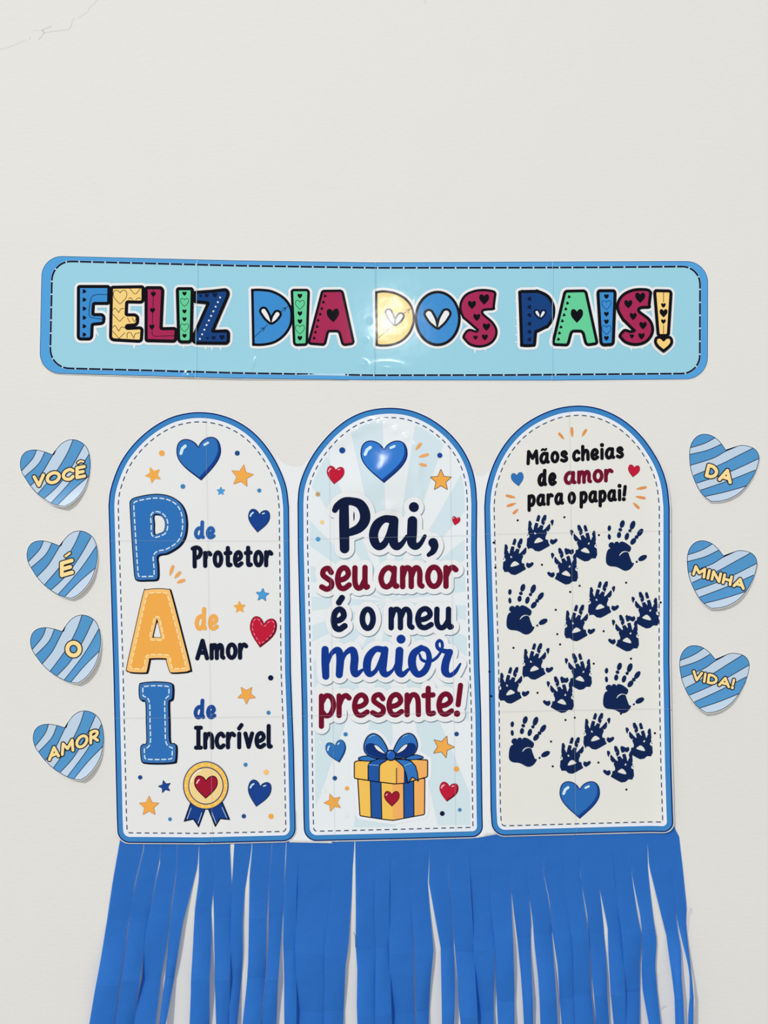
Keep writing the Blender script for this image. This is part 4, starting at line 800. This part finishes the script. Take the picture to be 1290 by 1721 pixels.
handB = palmB | Bf
def prints(sh, refx, refy, places, key):
    k = fL.k; proto = None
    for n_, (fr, x, y) in enumerate(places):
        X, Y = fr(x, y); dx, dy = X - refx, Y - refy
        if proto is None:
            flat = Ctx(c3.root, c3.base, None, c3.step); proto = piece('handprint', sh.shift(dx, dy), HANDS, flat, 9, h=.3); p0 = (dx, dy); o = proto
        else: o = proto.copy(); COL.objects.link(o); o.parent = c3.root
        o.location = ((dx - p0[0]) / 1000, -float(c3.curl(np.array([X]), np.array([Y]))[0]) / 1000 - n_ * 2.5e-5 - {'A': 0, 'M': 1.2e-5, 'B': 0}[key], -(dy - p0[1]) / 1000)
bA = handA.bb
prints(handA, *fL(322, 290), [(fL, 322, 290), (fL, 170, 440), (fL, 713, 713), (fL, 562, 862), (fM, 295, 272), (fM, 143, 424), (fM, 683, 717), (fM, 534, 871)], 'A')
prints(handM, bA[2], bA[3], [(fL, 647, 502), (fL, 769, 355), (fL, 1035, 928), (fM, 735, 338), (fM, 620, 485), (fM, 1003, 928)], 'M')
for fr, x, y in ((fL, 1160, 782), (fM, 1122, 780)):
    X, Y = fr(x, y); piece('handprint', handM.shift(X - bA[2], Y - bA[3]), HANDS, c3, 9, h=.3)
bB = handB.bb
prints(handB, *fL(823, 412), [(fL, 823, 412), (fL, 190, 818), (fM, 805, 485), (fM, 205, 826)], 'B')
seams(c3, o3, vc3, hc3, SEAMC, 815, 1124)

# ================================================================ striped paper hearts
SB = ink('heart_stripe_blue', (80, 148, 202), .4, .3, mottle=.04); SL = ink('heart_stripe_pale', (190, 210, 230), .4, .3); SW = ink('heart_card_white', (232, 236, 240), .4, .3); HY = ink('heart_letter_yellow', (250, 220, 152), .4, .3); HK = ink('heart_line', (10, 16, 34), .4, .3)
fn, fo, fq, fr_ = Fr(20, 720, 200, 911), Fr(20, 1010, 200, 911), Fr(1110, 710, 1290, 911), Fr(1110, 1050, 1290)
TL = dict(notch=fn(345, 225), tip=fn(460, 663), out=fn([(345, 225), (280, 200), (200, 183), (130, 195), (88, 235), (72, 300), (85, 370), (120, 430), (160, 490), (220, 555), (280, 600), (340, 635), (400, 655), (460, 663), (520, 630), (580, 570), (625, 500), (652, 420), (667, 330), (662, 240), (640, 170), (600, 125), (540, 98), (480, 100), (430, 125), (395, 160), (370, 190)]),
  cur=[[(225, 150), (208, 190), (175, 260), (84, 360), (40, 400)], [(300, 170), (280, 205), (225, 305), (105, 414), (60, 450)], [(400, 130), (372, 185), (320, 275), (250, 390), (155, 492), (120, 530)], [(535, 60), (520, 98), (470, 215), (375, 370), (222, 556), (180, 600)], [(640, 100), (617, 135), (520, 310), (400, 480), (275, 600), (230, 640)], [(690, 170), (658, 220), (520, 425), (340, 635), (300, 680)], [(700, 355), (655, 405), (520, 525), (395, 657), (350, 700)]], sliver=[(345, 225), (385, 168), (360, 226)])
TR = dict(notch=fq(550, 235), tip=fq(425, 672), out=fq([(550, 235), (500, 165), (440, 118), (370, 100), (310, 118), (265, 170), (245, 240), (245, 320), (255, 400), (285, 490), (330, 580), (375, 635), (425, 672), (500, 668), (580, 645), (660, 600), (730, 530), (790, 440), (825, 350), (832, 290), (810, 240), (765, 210), (690, 195), (620, 212)]),
  cur=[[(500, 110), (460, 130), (370, 178), (250, 215), (200, 225)], [(560, 160), (512, 185), (390, 238), (245, 272), (190, 285)], [(660, 195), (625, 213), (540, 250), (440, 305), (248, 365), (200, 380)], [(820, 200), (775, 222), (640, 290), (500, 360), (270, 455), (220, 475)], [(880, 285), (830, 308), (560, 430), (292, 520), (240, 535)], [(860, 375), (812, 400), (560, 500), (325, 580), (270, 600)], [(780, 520), (715, 542), (540, 592), (370, 630), (310, 645)]], sliver=[(550, 235), (640, 206), (560, 243)])
def sim(a0, a1, b0, b1):
    a0, a1, b0, b1 = (complex(*p) for p in (a0, a1, b0, b1)); m = (b1 - b0) / (a1 - a0)
    def T(P):
        P = np.asarray(P, float); z = (P[:, 0] + 1j * P[:, 1] - a0) * m + b0; return np.stack([z.real, z.imag], 1)
    return T
def paper_heart(label, T0, frT, notch, tip, texts, lift, ldir):
    T = sim(T0['notch'], T0['tip'], notch, tip); n_, t_ = np.array(notch), np.array(tip); mid = (n_ + t_) / 2
    d = np.array(ldir, float); d /= np.hypot(*d)
    def curl(x, y):
        s = (x - mid[0]) * d[0] + (y - mid[1]) * d[1]; return lift * np.clip((s - 2) / 46, 0, 1.3) ** 2
    rt = root('paper_heart', label, 'paper heart', tip[0], tip[1], 'striped paper hearts beside the posters'); cx = Ctx(rt, .5, curl, .1)
    P = T(T0['out']); k = list(P); N = len(k); ti = int(np.argmin(((P - t_) ** 2).sum(1)))
    a = smooth(P[:ti + 1], 4); b_ = smooth(np.vstack([P[ti:], P[:1]]), 4)[:-1]; H = poly(np.vstack([a[:-1], b_]))
    piece('card', H.grow(1.9), SW, cx, 0, thick=.3); piece('heart_outline', H.grow(.6), HK, cx, 1); piece('pale_stripes', H.grow(-.45), SL, cx, 2)
    C = [T(smooth(frT(q), 5)) for q in T0['cur']]; inner = H.grow(-.45); big = 80
    far = T(frT([(0, 0) if T0 is TL else (0, 0)]))
    corner = mid + (np.array([-90, -90]) if T0 is TL else np.array([-70, -110]))
    for q in (np.vstack([C[0], corner[None]]), np.vstack([C[1], C[2][::-1]]), np.vstack([C[3], C[4][::-1]]), np.vstack([C[5], C[6][::-1]])): piece('stripe', poly(q) & inner, SB, cx, 3, h=.4)
    lines = []
    for q in C:
        q = smooth(q, 3); f = H.f(q[:, 0], q[:, 1]); lines.append(q[f < .2])
    ribbons('stripe_line', lines, 1.15, HK, cx, 4); piece('notch_line', poly(T(frT(T0['sliver']))), HK, cx, 4, h=.25)
    for g in texts:
        for i, (ch, sh) in enumerate(lettering(*g[0], **g[1])):
            o = piece('letter', sh.grow(1.45), HK, cx, 5 + (i % 2) * 2, h=.28); piece('letter_fill', sh.grow(-.35), HY, cx, 6 + (i % 2) * 2, o, h=.28)
paper_heart('blue striped paper heart reading VOCÊ', TL, fn, fn(345, 225), fn(460, 663), [(('VOCÊ', fn, 176, 632, 512, 418, 112, 15.5), dict(table=UP, gap=.25))], 9, (.25, 1))
paper_heart('blue striped paper heart with the single letter É', TL, fn, fn(405, 1000), fn(515, 1442), [(('É', fn, 408, 528, 1272, 1238, 138, 18), dict(table=UP))], 8, (.75, .8))
paper_heart('blue striped paper heart with the single letter O', TL, fn, fo(428, 260), fo(570, 692), [(('O', fo, 454, 596, 482, 482, 146, 19), dict(table=UP))], 9.5, (.8, .8))
paper_heart('blue striped paper heart reading AMOR', TL, fn, fo(450, 1078), fo(600, 1508), [(('AMOR', fo, 306, 744, 1368, 1192, 116, 14), dict(table=UP, gap=.35))], 10, (.5, 1))
paper_heart('blue striped paper heart reading DA', TR, fq, fq(550, 235), fq(425, 672), [(('DA', fq, 370, 602, 464, 530, 126, 16), dict(table=UP, gap=.35, slant=.22))], 4.5, (.5, 1))
paper_heart('blue striped paper heart reading MINHA', TR, fq, fq(530, 1135), fq(420, 1578), [(('MINHA', fq, 262, 708, 1300, 1428, 98, 13.5), dict(table=UP, gap=.45, slant=.2))], 8.5, (.45, 1))
paper_heart('blue striped paper heart reading VIDA!', TR, fq, fr_(655, 418), fr_(535, 1050), [(('VIDA!', fr_, 362, 880, 668, 778, 132, 17.5), dict(table=UP, gap=.45, slant=.15))], 9, (.15, 1))

for o in bpy.data.objects:
    if o.name.split('.')[0] in FINE: o['kind'] = 'stuff'
